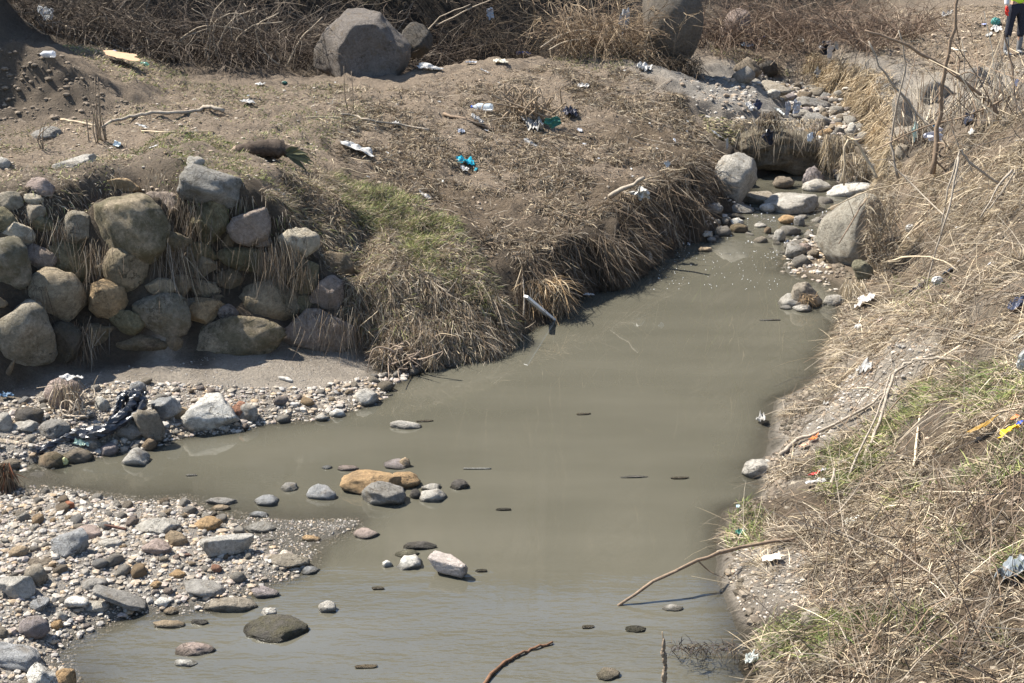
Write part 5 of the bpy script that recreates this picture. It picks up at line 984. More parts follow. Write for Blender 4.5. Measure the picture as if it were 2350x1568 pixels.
for i, (x, y) in enumerate(((-9.5, 25.6), (-7.7, 26), (-6.2, 25.8), (-4.6, 26.2), (-3, 26.6), (-1.5, 27.4), (0.2, 28.6), (2, 30), (3.6, 31.6), (5.4, 32.2), (7.2, 32.6), (9, 33))):
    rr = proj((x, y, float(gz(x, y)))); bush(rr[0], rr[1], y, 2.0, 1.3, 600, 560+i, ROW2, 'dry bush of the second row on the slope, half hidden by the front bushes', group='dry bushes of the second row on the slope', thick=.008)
rg = np.random.default_rng(77); m = Mass(); n = 9000
x = rg.uniform(-26, 26, n); y = rg.uniform(25.5, 46, n); z = gz(x, y); k = z > 2.0; x, y, z = x[k], y[k], z[k]; n = len(x); base = np.stack([x, y, z], 1)
Pq = arcs(rg, base, rg.normal(size=(n, 3))*.6+np.array((0, -.3, .9)), rg.uniform(.5, 1.5, n), rg.normal(size=(n, 3))*.3, 4); m.add(*tubes3(Pq, np.linspace(1, .4, 4)[None]*rg.uniform(.01, .03, n)[:, None], palette(rg, n, [(.2, .15, .1), (.12, .1, .06), (.14, .15, .06), (.3, .23, .15)], [3, 2, 1.5, 2])))
m.build('hillside_brush', M_TWIG)

# ------------------------------------------------------------------ branches, stalks, sticks
def stick(name, pts, r, col, label=None, cat='stick', n=7, wob=.2, rough=.85, seed=1, parent=None, twigs=0, group=None, sm=4, lumps=False):
    W = []
    for p in pts:
        if len(p) == 2: q = hit(*p); q[2] += (r if isinstance(r, float) else max(r))+(.02 if len(pts) > 4 and q[2] > .1 else 0); W.append(q)
        elif isinstance(p[2], tuple): W.append(np.array(PY(p[0], p[1], p[2][1])))
        else: q = hit(p[0], p[1]); q[1] -= 0; d = np.array(PY(p[0], p[1], q[1]-p[2]*2.2)); W.append(d)
    rj = np.random.default_rng(seed+5); L_ = smoothline(W, sm); L_ = [p_+(rj.normal(size=3)*(max(r) if isinstance(r, tuple) else r)*.35 if 0 < k_ < len(L_)-1 else 0) for k_, p_ in enumerate(L_)]; m_ = len(L_); rr = np.interp(np.linspace(0, 1, m_), np.linspace(0, 1, 2 if isinstance(r, tuple) else 1) if isinstance(r, tuple) else [0], r if isinstance(r, tuple) else [r])
    V, F = tube(L_, rr, n, wob, seed); loc = W[0]; base = obj(name, None if twigs else mesh_np(name, V-loc, F, flat('wood_%s' % str(col), col, rough, 40, .35)), parent, tuple(loc), label=label, cat=cat, group=group)
    if twigs:
        rg = np.random.default_rng(seed); mt = flat('wood_%s' % str(col), col, rough, 40, .35); obj('stem', mesh_np('stem', V-loc, F, mt), base)
        for _ in range(max(0, twigs)):
            i = int(rg.integers(m_//5, m_-1)); b = L_[i]; d = rg.normal(size=3)*.7+(L_[i]-L_[i-1])/np.linalg.norm(L_[i]-L_[i-1])*.7; d /= np.linalg.norm(d); l = rg.uniform(.12, .45)
            tp = smoothline([b, b+d*l*.5+rg.normal(size=3)*.02, b+d*l+rg.normal(size=3)*.05], 3); v2, f2 = tube(tp, np.linspace(rr[i]*.5, rr[i]*.2, len(tp)), 5, .1, 3); obj('twig', mesh_np('twig', v2-loc, f2, mt), base)
    return base
WG = (.30, .255, .20); WB = (.20, .145, .10); WT_ = (.44, .36, .25); WP = (.6, .55, .45)
stick('branch', [(1418, 1391, Y(8.65)), (1500, 1336, Y(8.75)), (1600, 1285, Y(8.9)), (1700, 1256, Y(9.05)), (1800, 1242, Y(9.15)), (1868, 1243, Y(9.2))], (.011, .016), WB, 'long bent grey-brown branch arching from the right bank into the water', 'branch', twigs=2, seed=2)
stick('branch', [(1090, 1600), (1139, 1540), (1170, 1517), (1200, 1500), (1239, 1487), (1268, 1477)], (.012, .008), (.14, .075, .042), 'reddish brown branch lying half sunk in the water at the bottom centre', 'branch', seed=3)
b_ = stick('seed_stalk', [(1527, 1600, Y(6.9)), (1526, 1568, Y(6.9)), (1524, 1505, Y(6.9)), (1520, 1450, Y(6.9))], (.007, .004), (.24, .185, .125), 'dry stalk with lumpy seed heads sticking up at the bottom of the photo', 'plant', twigs=-1, seed=4)
for (u, v, w_, h_) in ((1523, 1480, 8, 24), (1525, 1512, 11, 26), (1521, 1498, 10, 18), (1524, 1552, 13, 34), (1527, 1535, 9, 20)):
    q = np.array(PY(u, v, 6.89)); s = proj(q)[2]/FV; V, F = stone_verts(int(u+v), 3, .3, 3); obj('seed_head', mesh_np('seed_head', V*np.array((w_*.6*s, w_*.6*s, h_*.75*s))+q-np.array(b_.location), F, flat('seedhead', (.20, .155, .11), .9, 60, .4, bs=.003)), b_)
stick('log', [(235, 301), (262, 285), (300, 277), (350, 270), (420, 265), (462, 259), (468, 253), (480, 255), (515, 264)], (.016, .028), WG, 'crooked grey branch lying on the plateau left of the leafy stump', 'branch', seed=5)
stick('stick', [(140, 277), (180, 283), (222, 291)], .013, WT_, 'short pale stick lying left of the crooked grey branch', seed=6)
stick('stick', [(325, 302), (400, 305), (490, 303)], .007, WT_, 'thin straight pale stick on the plateau below the crooked branch', seed=7)
stick('stick', [(783, 268), (815, 272), (850, 283), (920, 292), (985, 304)], .014, WG, 'long thin grey stick lying on the left part of the mound top', seed=8)
stick('stick', [(1018, 265), (1083, 283), (1110, 295), (1133, 300)], .022, WB, 'thick dark stick below the clear bottle on the mound', seed=9)
stick('log', [(1400, 452, Y(16.95)), (1478, 408, Y(16.7))], (.034, .022), WG, 'pale sawn pole sticking out from the top of the root-hung bank', 'pole', seed=10, sm=6)
stick('stick', [(700, 272), (770, 271), (830, 280)], .01, WT_, 'faint pale stick on bare soil behind the leafy stump', seed=11)
stick('stick', [(1245, 592, Y(15.55)), (1258, 612, Y(15.3)), (1278, 636, Y(15.1))], .012, WT_, 'pale dead stick leaning on the root face above the white stake', seed=12)
stick('stick', [(1197, 600, Y(15.0)), (1199, 640, Y(14.8)), (1203, 690, Y(14.6)), (1200, 742, Y(14.5))], (.008, .011), WG, 'thin upright dead stem standing at the water edge left of the white stake', seed=13, n=5)
stick('stick', [(962, 770, Y(13.6)), (945, 800, Y(13.3))], .022, WP, 'short white broken stick in the drift pile at the nose of the left bank', seed=14)
stick('branch', [(2350, 851, Y(10.6)), (2233, 832, Y(10.8)), (2150, 820, Y(11.0)), (2100, 829, Y(11.1)), (2060, 850, Y(11.1)), (2035, 905, Y(10.9)), (2010, 990, Y(10.5)), (1975, 1070, Y(10.1))], (.010, .016), WG, 'long dead branch arched over the bare outcrop of the right bank', 'branch', twigs=6, seed=15)
stick('cane', [(2206, 799), (2160, 829), (2133, 869), (2118, 925), (2105, 1000), (2095, 1080)], .009, (.6, .5, .35), 'pale dry cane lying down the right bank below the outcrop', seed=16, n=5)
stick('stalk', [(2044, 858, Y(10.9)), (2021, 928, Y(10.5)), (1972, 1040, Y(10.1)), (1927, 1130, Y(9.8)), (1866, 1243, Y(9.4))], (.006, .012), WG, 'long straight dead stalk leaning over the lower right bank', 'plant', twigs=4, seed=17)
stick('stump', [(1915, 1076, Y(10.0)), (1900, 1153, Y(9.7)), (1866, 1238, Y(9.35))], (.009, .022), WG, 'short snapped dead stalk beside the foot of the bent branch', 'plant', seed=18, twigs=3)
stick('branch', [(1790, 1052), (1830, 1020), (1880, 1000), (1960, 960), (2040, 905)], (.02, .008), WG, 'grey root-like branch running up the right bank from the pale pointed rock', 'branch', seed=19)
stick('branch', [(1905, 1078, Y(10.3)), (1990, 1010, Y(10.6)), (2060, 920, Y(11)), (2130, 860, Y(11.2))], (.005, .008), WB, 'dark thin branch crossing the right bank above the long straight stalk', 'branch', twigs=5, seed=20)
stick('stick', [(1370 + 680, 578), (2060, 548), (2090, 528), (2130, 520)], .008, WB, 'dark twig lying on the grass right of the green-topped slab', seed=21, twigs=2)
wy = [('weed', [(2205, -60, Y(16.9)), (2192, 40, Y(16.9)), (2170, 150, Y(16.9)), (2156, 265, Y(16.9)), (2140, 400, Y(16.8))], (.013, .032), WB, 'tallest thick brown dead stalk at upper right, rising out of the photo', 10),
      ('weed', [(1985, 70, Y(17.0)), (2060, 95, Y(17)), (2170, 155, Y(17)), (2276, 243, Y(16.9)), (2300, 290, Y(16.9))], (.014, .026), WB, 'thick stalk slanting down right across the tallest dead stalk', 7),
      ('weed', [(1993, 95, Y(17.6)), (2030, 170, Y(17.6)), (2085, 235, Y(17.6)), (2150, 315, Y(17.4)), (2200, 345, Y(17.2))], (.010, .022), WG, 'slanting dead stalk left of the tallest one, leaning left', 9),
      ('weed', [(2062, 70, Y(17.4)), (2078, 150, Y(17.4)), (2060, 230, Y(17.4)), (2045, 330, Y(17.4)), (2062, 410, Y(17.3))], (.008, .018), WG, 'upright crooked dead stalk above the stream crest', 9),
      ('weed', [(2010, 345, Y(17)), (2100, 300, Y(17)), (2230, 262, Y(16.8)), (2330, 215, Y(16.6))], (.007, .013), WB, 'thin dead stalk lying nearly level across the weed stand', 5),
      ('weed', [(1937, 425, Y(17.6)), (1940, 336, Y(17.6)), (1960, 323, Y(17.6)), (1985, 357, Y(17.6)), (2013, 410, Y(17.5))], (.013, .022), WT_, 'snapped pale stalk bent into an arch at the crest over the stream', 4),
      ('weed', [(2160, 530, Y(14.6)), (2176, 433, Y(14.7)), (2199, 356, Y(14.8)), (2207, 347, Y(14.8)), (2232, 379, Y(14.8)), (2300, 425, Y(14.9))], (.009, .015), WG, 'snapped dark stalk bent like a roof in the middle of the right bank', 3),
      ('weed', [(2250, 500, Y(14.1)), (2290, 430, Y(14.2)), (2323, 390, Y(14.3))], (.010, .013), WG, 'short slanting stalk right of the roof-like snapped stalk', 2),
      ('weed', [(2270, 480, Y(14.2)), (2300, 440, Y(14.3)), (2330, 395, Y(14.3))], (.008, .010), WG, 'thin stalk doubled behind the short slanting stalk', 2),
      ('weed', [(1900, 480, Y(16.0)), (1990, 440, Y(16.2)), (2060, 425, Y(16.4)), (2130, 410, Y(16.6))], (.006, .010), WT_, 'long thin tan stalk reaching out over the stream from the crest', 6),
      ('weed', [(1925, 560, Y(15.8)), (1960, 500, Y(16)), (1990, 455, Y(16.2))], (.006, .012), WB, 'dark stick leaning across the top of the bank boulder', 1),
      ('weed', [(2040, 370, Y(16.5)), (2100, 430, Y(16.3)), (2180, 505, Y(15.6)), (2260, 545, Y(15)), (2345, 560, Y(14.6))], (.007, .013), WG, 'long grey stalk sagging down the slope from the crest', 6),
      ('weed', [(2120, 680, Y(13.5)), (2150, 570, Y(13.6)), (2180, 470, Y(13.7)), (2200, 360, Y(13.9))], (.007, .012), WG, 'tall thin grey stalk standing above the white cup', 5),
      ('weed', [(2220, 640, Y(13.2)), (2165, 600, Y(13.4)), (2100, 588, Y(13.8)), (2040, 600, Y(14.2))], (.006, .010), WT_, 'thin tan stalk fallen across the slope above the black plastic strip', 4),
      ('weed', [(2300, 60, Y(18)), (2318, 130, Y(18)), (2330, 230, Y(17.8)), (2345, 300, Y(17.5))], (.009, .018), WB, 'upright brown stalk standing in front of the worker', 4)]
for i, (nm, pts, r, col, lab, tw) in enumerate(wy): stick('dead_weed', pts, r, col, lab, 'dead plant', twigs=tw, seed=30+i)
m = Mass(); rg = np.random.default_rng(88); n = 260; uu = rg.uniform(2060, 2420, n); base = np.array([hit(a, rg.uniform(0, 1)*60+300-(a-2060)*.30)-np.array((0, 0, .05)) for a in uu])
m.add(*tubes3(arcs(rg, base, rg.normal(size=(n, 3))*.35+np.array((0, 0, .9)), rg.uniform(.25, 1.1, n), rg.normal(size=(n, 3))*.25, 5), np.linspace(1, .5, 5)[None]*rg.uniform(.004, .011, n)[:, None], palette(rg, n, [WT_, WG, WB, PALES], [2, 3, 3, 1])))
P0 = surf(RB, 1300, 89, minz=.3); m.add(*tubes3(arcs(rg, P0, flow(P0, rg, .2, 1.5)+np.array((0, 0, .35)), rg.uniform(.2, .8, len(P0)), rg.normal(size=(len(P0), 3))*.25, 5, .04), np.linspace(1, .4, 5)[None]*rg.uniform(.002, .005, len(P0))[:, None], palette(rg, len(P0), [WT_, WG, WB], [1, 3, 3])))
P0 = surf(poly([(1850, 1200), (2350, 1100), (2350, 1568), (1900, 1568)]), 420, 90, minz=.1); m.add(*tubes3(arcs(rg, P0, rg.normal(size=(len(P0), 3))*.7+np.array((0, 0, .7)), rg.uniform(.12, .5, len(P0)), rg.normal(size=(len(P0), 3))*.45, 6, .05), np.linspace(1, .4, 6)[None]*rg.uniform(.002, .006, len(P0))[:, None], palette(rg, len(P0), [WG, WB, (.16, .12, .09)], [1, 3, 2])))
P0 = surf(HUMP, 330, 92); m.add(*tubes3(arcs(rg, P0, flow(P0, rg, .4, 1.3)+np.array((0, 0, .12)), rg.uniform(.15, .5, len(P0)), rg.normal(size=(len(P0), 3))*.15, 4, .04), np.linspace(1, .5, 4)[None]*rg.uniform(.003, .007, len(P0))[:, None], palette(rg, len(P0), [WT_, WG, WB], [1, 3, 2])))
m.build('fallen_twigs', M_TWIG)
# pale canes bent over in the left brush
cn = [[(380, 150), (410, 95), (470, 60), (560, 70)], [(350, 165), (420, 90), (480, 65)], [(470, 140), (480, 80), (490, 30), (510, 5)], [(475, 150), (482, 90), (470, 40), (440, 20)], [(495, 130), (510, 80), (540, 40), (590, 20)], [(500, 140), (490, 60), (540, 30), (570, 60)], [(150, 60), (230, 90), (300, 118)], [(0, 20), (60, 50), (110, 85), (190, 130)], [(640, 150), (600, 110), (590, 60), (640, 30)], [(660, 150), (690, 90), (740, 40)], [(560, 150), (540, 100), (580, 60), (650, 50)], [(1000, 60), (1080, 20), (1150, -10)], [(960, 100), (1010, 40), (1080, 10)], [(1240, 110), (1280, 85), (1330, 70), (1380, 75)], [(1260, 115), (1300, 95), (1350, 90)]]
CNL = ['pale cane left of the clear bag, leaning over the first bushes', 'pale cane bending over the bush above the cardboard', 'pale cane rising steeply from behind the cardboard', 'cane bent double in the middle of the left brush', 'cane curving left across the dark gap of the left brush', 'cane arching right towards the huge boulder', 'long low cane sweeping down right above the dirt mound', 'longest cane at the far left, sloping down right', 'cane hooked over just left of the huge boulder', 'cane fanning up right beside the huge boulder', 'cane arching over the tangled left brush near the boulder', 'pale cane slanting up from the dark hollow', 'steeper cane in front of the dark hollow', 'low cane bent right below the reedy bushes', 'second low cane just under it near the reedy bushes']
for i, c in enumerate(cn): stick('cane', [(a, b, Y(22.2 if a < 900 else 24.0)) for a, b in c], (.014, .008), (.34, .28, .21), CNL[i], 'cane', n=5, seed=60+i, group='pale dead canes arching out of the brush')
# tall thin dead plant on plateau and small ones
def weedclump(u, v, h, n, seed, col, label):
    G = hit(u, v); rg = np.random.default_rng(seed); e = empty('dry_weed', tuple(G), label, 'plant')
    for i in range(n):
        d = np.array((rg.normal()*.10, rg.normal()*.08, 1)); l = h*rg.uniform(.45, 1.05); b = rg.normal(size=3)*np.array((.05, .04, 0))
        tp = smoothline([b, b+d*l*.5+rg.normal(size=3)*.02, b+d*l+rg.normal(size=3)*.04], 4); V, F = tube(tp, np.linspace(.009, .004, len(tp)), 5, .3, i); obj('stem', mesh_np('stem', V, F, flat('weedstem', col, .9, 40, .4)), e)
weedclump(236, 322, .78, 7, 1, (.22, .17, .12), 'tall dark dead weed standing on the plateau beside the crooked branch'); weedclump(225, 330, .4, 4, 2, (.22, .17, .12), 'short broken weed stems at the foot of the tall dead weed'); weedclump(102, 342, .35, 3, 3, (.24, .19, .13), 'low dead weed alone on the left plateau')
weedclump(793, 250, .5, 2, 4, (.22, .17, .12), 'single thin weed stem left of the mound top'); weedclump(1097, 118, .35, 6, 5, (.36, .29, .2), 'pale dry weed on the skyline left of the cream scrap'); weedclump(1160, 262, .75, 3, 6, (.2, .15, .1), 'thin upright twigs at the flood-drift tangle')
# drift root tangle on the mound
def tangle(u, v, w_, h_, n, seed, col, label, rad=.012):
    G = hit(u, v); s = proj(G)[2]/FV; rg = np.random.default_rng(seed); e = empty('root_tangle', tuple(G), label, 'driftwood'); A, B = w_*s/2, h_*s
    for i in range(n):
        a = np.array((rg.normal()*A*.5, rg.normal()*.08, rg.uniform(.0, .35)*B)); b = np.array((rg.normal()*A*.8, rg.normal()*.12, rg.uniform(.3, 1)*B)); tp = smoothline([a, (a+b)/2+rg.normal(size=3)*.06, b, b+rg.normal(size=3)*.1-np.array((0, .05, .08))], 4)
        V, F = tube(tp, np.linspace(rad*1.3, rad*.4, len(tp)), 5, .3, i); obj('root', mesh_np('root', V, F, flat('root%s' % str(col), col, .9, 40, .4)), e)
tangle(1225, 285, 110, 85, 34, 1, (.27, .205, .14), 'tangle of flood-washed roots heaped on the mound beside the green net', .013); tangle(1178, 245, 40, 45, 8, 2, (.22, .17, .12), 'small bent root standing left of the big root tangle', .012)
tangle(178, 955, 80, 75, 16, 3, (.40, .33, .25), 'bleached roots draped over the rounded rock of the far bar', .007); tangle(920, 838, 110, 55, 26, 4, (.26, .2, .15), 'heap of drift roots at the nose of the left bank', .009); tangle(1740, 160, 30, 20, 5, 5, (.3, .24, .18), 'few pale twigs on the dark upstream blocks', .01)

# ------------------------------------------------------------------ leafy stump
G = hit(618, 368); s = proj(G)[2]/FV
e = empty('stump', tuple(G), 'brown rotting stump with torn green leaves lying on the plateau turf', 'stump')
V, F = tube(smoothline([np.array((-.36, 0, .10)), np.array((-.15, .0, .13)), np.array((.1, 0, .13)), np.array((.28, 0, .09))], 5), [.075]*4+[.10]*8+[.06]*4, 14, .22, 3)
obj('trunk', mesh_np('trunk', V, F, flat('bark', (.065, .048, .036), .95, 25, .5, bs=.02)), e); V, F = stone_verts(77, 3, .2); obj('cut_end', mesh_np('cut_end', V*np.array((.06, .07, .075))+np.array((-.37, -.01, .10)), F, flat('cutend', (.27, .2, .15), .9, 20, .4)), e)
for i, (a, l, zz) in enumerate(((.15, .30, .06), (-.25, .32, .0), (.45, .28, .14), (-.7, .28, -.02), (-.05, .34, -.05), (2.9, .3, -.02), (.9, .22, .1))):
    x0 = .2 if a < 2 else -.05; d = np.array((math.cos(a), -.25, math.sin(a)*.6)); d /= np.linalg.norm(d); L_ = [np.array((x0, -.05, .10))+d*l*t+np.array((0, 0, -.25*l*t*t)) for t in np.linspace(0, 1, 6)]; sdv = np.cross(d, (0, -1, .3)); sdv /= np.linalg.norm(sdv); l_ = 0; ws = [.015, .03, .035, .03, .016, .002]
    V = np.array([q for p_, w_ in zip(L_, ws) for q in (p_-sdv*w_+np.array((0, -.012, 0)), p_, p_+sdv*w_+np.array((0, -.012, 0)))]); F = [t for k in range(5) for c in (0, 1) for t in ((3*k+c, 3*k+c+1, 3*k+c+4), (3*k+c, 3*k+c+4, 3*k+c+3))]
    obj('leaf', mesh_np('leaf', V, np.array(F), flat('torn_leaf' if i % 3 else 'torn_leaf_dark', (.17, .165, .085) if i % 3 else (.07, .075, .04), .5, 12, .4, .25)), e)

# ------------------------------------------------------------------ litter
def sheet(name, u, v, w_, h_, col, label, cat='litter', seed=None, crump=.35, yaw=None, tr=.2, rough=.45, Yd=None, group=None, lift=.0, face=False, spec=.4, alpha=None):
    """crumpled piece of film or cloth filling about w_ x h_ of the picture"""
    _sd[0] += 1; seed = seed or _sd[0]; rg = np.random.default_rng(seed); G = hit(u, v) if Yd is None else np.array(PY(u, v, Yd)); s = proj(G)[2]/FV; W_, H_ = w_*s, h_*s; nx, ny = (13, 9) if w_ > 12 else (6, 5); X, Yg = np.meshgrid(np.linspace(-1, 1, nx), np.linspace(-1, 1, ny))
    o = rg.uniform(0, 90); edge = 1-.30*np.clip(np.abs(X*Yg), 0, 1)+.36*vnoise(np.arctan2(Yg, X)*2.4+o, X*0+o, s=3); X = X*edge; Yg = Yg*edge; hh = min(W_, H_*1.4)*crump; Z = np.abs(fbm(X*1.9+o, Yg*1.9+o, s=4, o=2))*hh
    dep = .30 if face else max(1.0, min(2.6, .55/max(.2, math.sin(PITCH+math.atan((v-784)/FV)))))
    x = X*W_/2+vnoise(X*2+o, Yg*2, s=8)*W_*.06
    if face: y = np.zeros_like(X)-Z*.6; z = Yg*H_/2
    else:
        y = Yg*H_/2*dep; a = yaw if yaw is not None else 0; x, y = x*math.cos(a)-y*math.sin(a), x*math.sin(a)+y*math.cos(a)
        gx, gy = (0, 0) if Yd else [float(q) for q in grad(G[0], G[1], .12)]; gx, gy = max(-.7, min(.7, gx)), max(-.7, min(.7, gy)); z = Z+x*gx+y*gy+.03+lift
    V = np.stack([x, y, z], -1).reshape(-1, 3); i, j = np.meshgrid(np.arange(nx-1), np.arange(ny-1)); a = (j*nx+i).ravel(); Q = np.stack([a, a+1, a+nx+1, a+nx], 1)
    mt = flat('film_%s_%s' % (str(col), alpha), col, rough, 30, .12, tr, .002, spec, alpha); ob = obj(name, mesh_np(name, V, Q, mt, None, False, True), None, tuple(G), label=label, cat=cat, group=group); md = ob.modifiers.new('thick', 'SOLIDIFY'); md.thickness = .0015; return ob
def lump(name, u, v, w_, h_, col, label, cat='bag', seed=None, rough=.4, tr=.2, Yd=None, alpha=None, d=.7, spec=.4, roll=0):
    _sd[0] += 1; rg = np.random.default_rng(seed or _sd[0]); G = hit(u, v+h_/2) if Yd is None else np.array(PY(u, v+h_/2, Yd)); s = proj(G)[2]/FV; V, F = ICO[3]; V = V.copy(); o = rg.uniform(0, 40)
    V = V*(1+.28*(1-2*np.abs(fbm(V[:, 0]*2.1+o, V[:, 1]*2.1, V[:, 2]*2.1, 6, 3))))[:, None]; V = V/np.abs(V).max(0)*np.array((w_/2*s, w_/2*s*d, h_/2*s)); V = V@np.array(rotm(0, roll)).T; V[:, 2] += h_/2*s
    return obj(name, mesh_np(name, V, F, flat('lump_%s_%s' % (str(col), alpha), col, rough, 20, .15, tr, .003, spec, alpha), None, False), None, tuple(G), label=label, cat=cat)
WH = (.50, .485, .455); WH2 = (.39, .375, .35); CLEAR = (.70, .72, .74)
S = sheet
S('cardboard', 282, 146, 112, 20, (.42, .265, .165), 'flat torn sheet of tan cardboard lying on the slope below the brush', 'cardboard', crump=.06, tr=0, rough=.9, yaw=-.8, lift=.08)
S('cloth', 821, 348, 82, 17, WH, 'long crumpled white cloth on the bare soil of the mound', 'cloth', yaw=-.25, rough=.8)
S('rag', 1222, 296, 52, 40, WH2, 'shredded white plastic below the root tangle on the mound', 'plastic', crump=.7); S('rag', 1225, 338, 44, 12, WH, 'white plastic strip on the slope below the shredded plastic', 'plastic', yaw=-.4)
S('net', 1266, 281, 40, 26, (.035, .16, .12), 'dark green plastic net caught on the root tangle', 'net', crump=.3, face=True, Yd=19.1); S('bag', 1308, 266, 36, 16, (.04, .04, .055), 'black plastic bag scrap right of the green net', 'bag', rough=.25, crump=.6)
S('wrapper', 1070, 378, 42, 15, (.02, .36, .48), 'bright turquoise plastic wrapper lying on the mound', 'wrapper', rough=.3, crump=.45); S('wrapper', 1092, 394, 10, 10, (.02, .26, .34), 'small dark turquoise scrap below the turquoise wrapper', 'wrapper')
S('scrap', 1066, 394, 18, 9, WH, 'small white flake left of the dark turquoise scrap', 'litter'); S('scrap', 570, 239, 34, 11, WH, 'white torn paper on the plateau above the crooked branch', 'litter'); S('scrap', 597, 199, 26, 8, WH, 'white paper near the back edge of the plateau', 'litter')
S('scrap', 327, 296, 28, 7, WH, 'white paper flake just below the crooked branch', 'litter'); S('scrap', 352, 344, 22, 6, WH, 'white flake on the green turf left of the stump', 'litter'); S('scrap', 270, 338, 18, 10, (.6, .68, .68), 'pale bluish plastic at the foot of the tall dead weed', 'litter'); S('scrap', 640, 448, 30, 12, WH2, 'off-white torn paper on the grass right of the perched boulder', 'litter')
S('scrap', 870, 173, 20, 11, WH, 'white folded scrap at the foot of the huge boulder', 'litter', crump=.7); S('plastic', 985, 160, 62, 12, WH, 'long white plastic shred on the skyline right of the huge boulder', 'plastic', yaw=.2); S('plastic', 1080, 148, 28, 8, (.3, .33, .38), 'bluish grey strip on the skyline of the mound', 'plastic', yaw=.2); S('foam', 1146, 145, 32, 9, (.62, .58, .46), 'cream foam piece near the top of the mound', 'foam', crump=.3)
S('plastic', 1478, 163, 34, 16, WH, 'white crumpled plastic at the right shoulder of the mound', 'plastic', crump=.6, yaw=-.4); S('scrap', 1112, 168, 22, 5, WH, 'thin white strip near the top centre of the mound', 'litter'); S('scrap', 1340, 202, 28, 9, WH, 'white strip left of the right shoulder of the mound', 'litter', yaw=-.4); S('scrap', 907, 289, 20, 6, WH, 'white shred beside the long thin stick on the mound', 'litter')
S('scrap', 1330, 303, 14, 5, (.55, .56, .6), 'small greyish scrap right of the root tangle', 'litter'); S('scrap', 1057, 306, 16, 7, (.3, .33, .4), 'bluish scrap left of the thick dark stick', 'litter'); S('plastic', 1096, 280, 26, 14, WH2, 'torn white plastic beside the thick dark stick', 'plastic')
S('scrap', 979, 457, 34, 10, (.55, .5, .44), 'pale torn piece where the grass nose meets the mound', 'litter', yaw=-.4); S('scrap', 1532, 376, 14, 18, (.5, .52, .53), 'grey plastic on the root face above the pole', 'litter', face=True, Yd=17.6); S('plastic', 1472, 443, 46, 30, (.55, .53, .48), 'whitish torn plastic hanging beside the sawn pole', 'plastic', face=True, Yd=17.1, crump=.6)
S('scrap', 1384, 634, 15, 20, (.55, .55, .56), 'whitish film caught in the roots just above the water', 'litter', face=True, Yd=15.9); S('scrap', 1276, 653, 7, 22, WH, 'narrow white strip in the roots above the white stake', 'litter', face=True, Yd=15.0); S('scrap', 1351, 682, 24, 7, WH, 'white scrap floating at the foot of the root face', 'litter', Yd=15.35)
# right and far side
S('film', 1982, 699, 48, 26, (.62, .58, .54), 'dirty white sheet in the grass near the islet', 'plastic', yaw=.5); S('strip', 2108, 665, 46, 18, (.03, .03, .04), 'black plastic strip lying below the white cup', 'plastic', yaw=.5, rough=.25); S('strip', 2177, 629, 30, 14, (.05, .06, .08), 'dark shiny strip above right of the white cup', 'plastic', yaw=.6, rough=.2)
lump('cup', 2150, 644, 28, 24, WH, 'crushed white cup on the right bank beside the black strip', 'cup'); lump('cup', 2088, 524, 24, 20, WH2, 'crushed pale cup high on the right bank', 'cup')
S('scrap', 1986, 854, 32, 24, WH, 'white paper shred on the left rim of the bare outcrop', 'litter', crump=.6); S('scrap', 2075, 740, 12, 7, WH, 'small white disc-like scrap above the bare outcrop', 'litter'); S('scrap', 2018, 742, 13, 8, (.6, .45, .38), 'small pinkish scrap above the bare outcrop', 'litter'); S('scrap', 1968, 718+40, 12, 18, WH, 'white tatters hanging on the grass edge above the water', 'litter', crump=.8)
S('bag', 2334, 706, 44, 24, (.07, .08, .12), 'dark blue-black bag at the right edge of the photo', 'bag', rough=.25, crump=.6); lump('basin', 2345, 828, 30, 56, (.5, .5, .47), 'broken grey plastic tub cut by the right edge', 'tub'); S('film', 2338, 780, 26, 12, WH2, 'white film above the broken grey tub', 'plastic')
S('wrapper', 2248, 1008, 66, 18, (.34, .20, .03), 'amber brown film strip in the green grass at right', 'wrapper', tr=.4, yaw=-.12, crump=.15, lift=.07); S('wrapper', 2318, 1018, 58, 32, (.80, .52, .03), 'bright yellow snack wrapper with blue and orange marks at the right edge', 'wrapper', crump=.3, lift=.07)
S('print', 2332, 1022, 14, 9, (.03, .10, .5), 'blue printed scrap on the yellow wrapper', 'litter', lift=.13); S('print', 2322, 1006, 18, 9, (.8, .3, .12), 'orange printed scrap on the yellow wrapper', 'litter', lift=.12); S('wrapper', 1866, 1014, 22, 14, (.75, .22, .05), 'orange wrapper piece beside the root-like branch', 'wrapper'); S('wrapper', 1845, 1030, 26, 16, (.62, .42, .30), 'pale orange wrapper piece on the root-like branch', 'wrapper')
S('wrapper', 1868, 1096, 24, 12, (.65, .06, .06), 'small red wrapper on the right bank', 'wrapper'); S('wrapper', 1888, 1087, 20, 10, (.5, .5, .62), 'white and blue wrapper piece next to the red one', 'wrapper'); S('paper', 1872, 1114, 48, 18, WH, 'white paper plate piece below the red wrapper', 'paper', crump=.2); S('scrap', 1935, 1067, 26, 11, WH, 'white oval scrap above right of the red wrapper', 'litter', crump=.15)
S('paper', 1952, 1205, 40, 20, (.74, .72, .64), 'curled cream paper piece beside the snapped stalk', 'paper', crump=.35); S('bag', 2315, 1325, 62, 60, (.24, .27, .29), 'grey plastic bag half buried in dead twigs at lower right', 'bag', crump=.5); S('scrap', 1722, 1524, 30, 34, (.5, .53, .5), 'pale grey shell-like scrap at the water edge bottom right', 'litter', crump=.6)
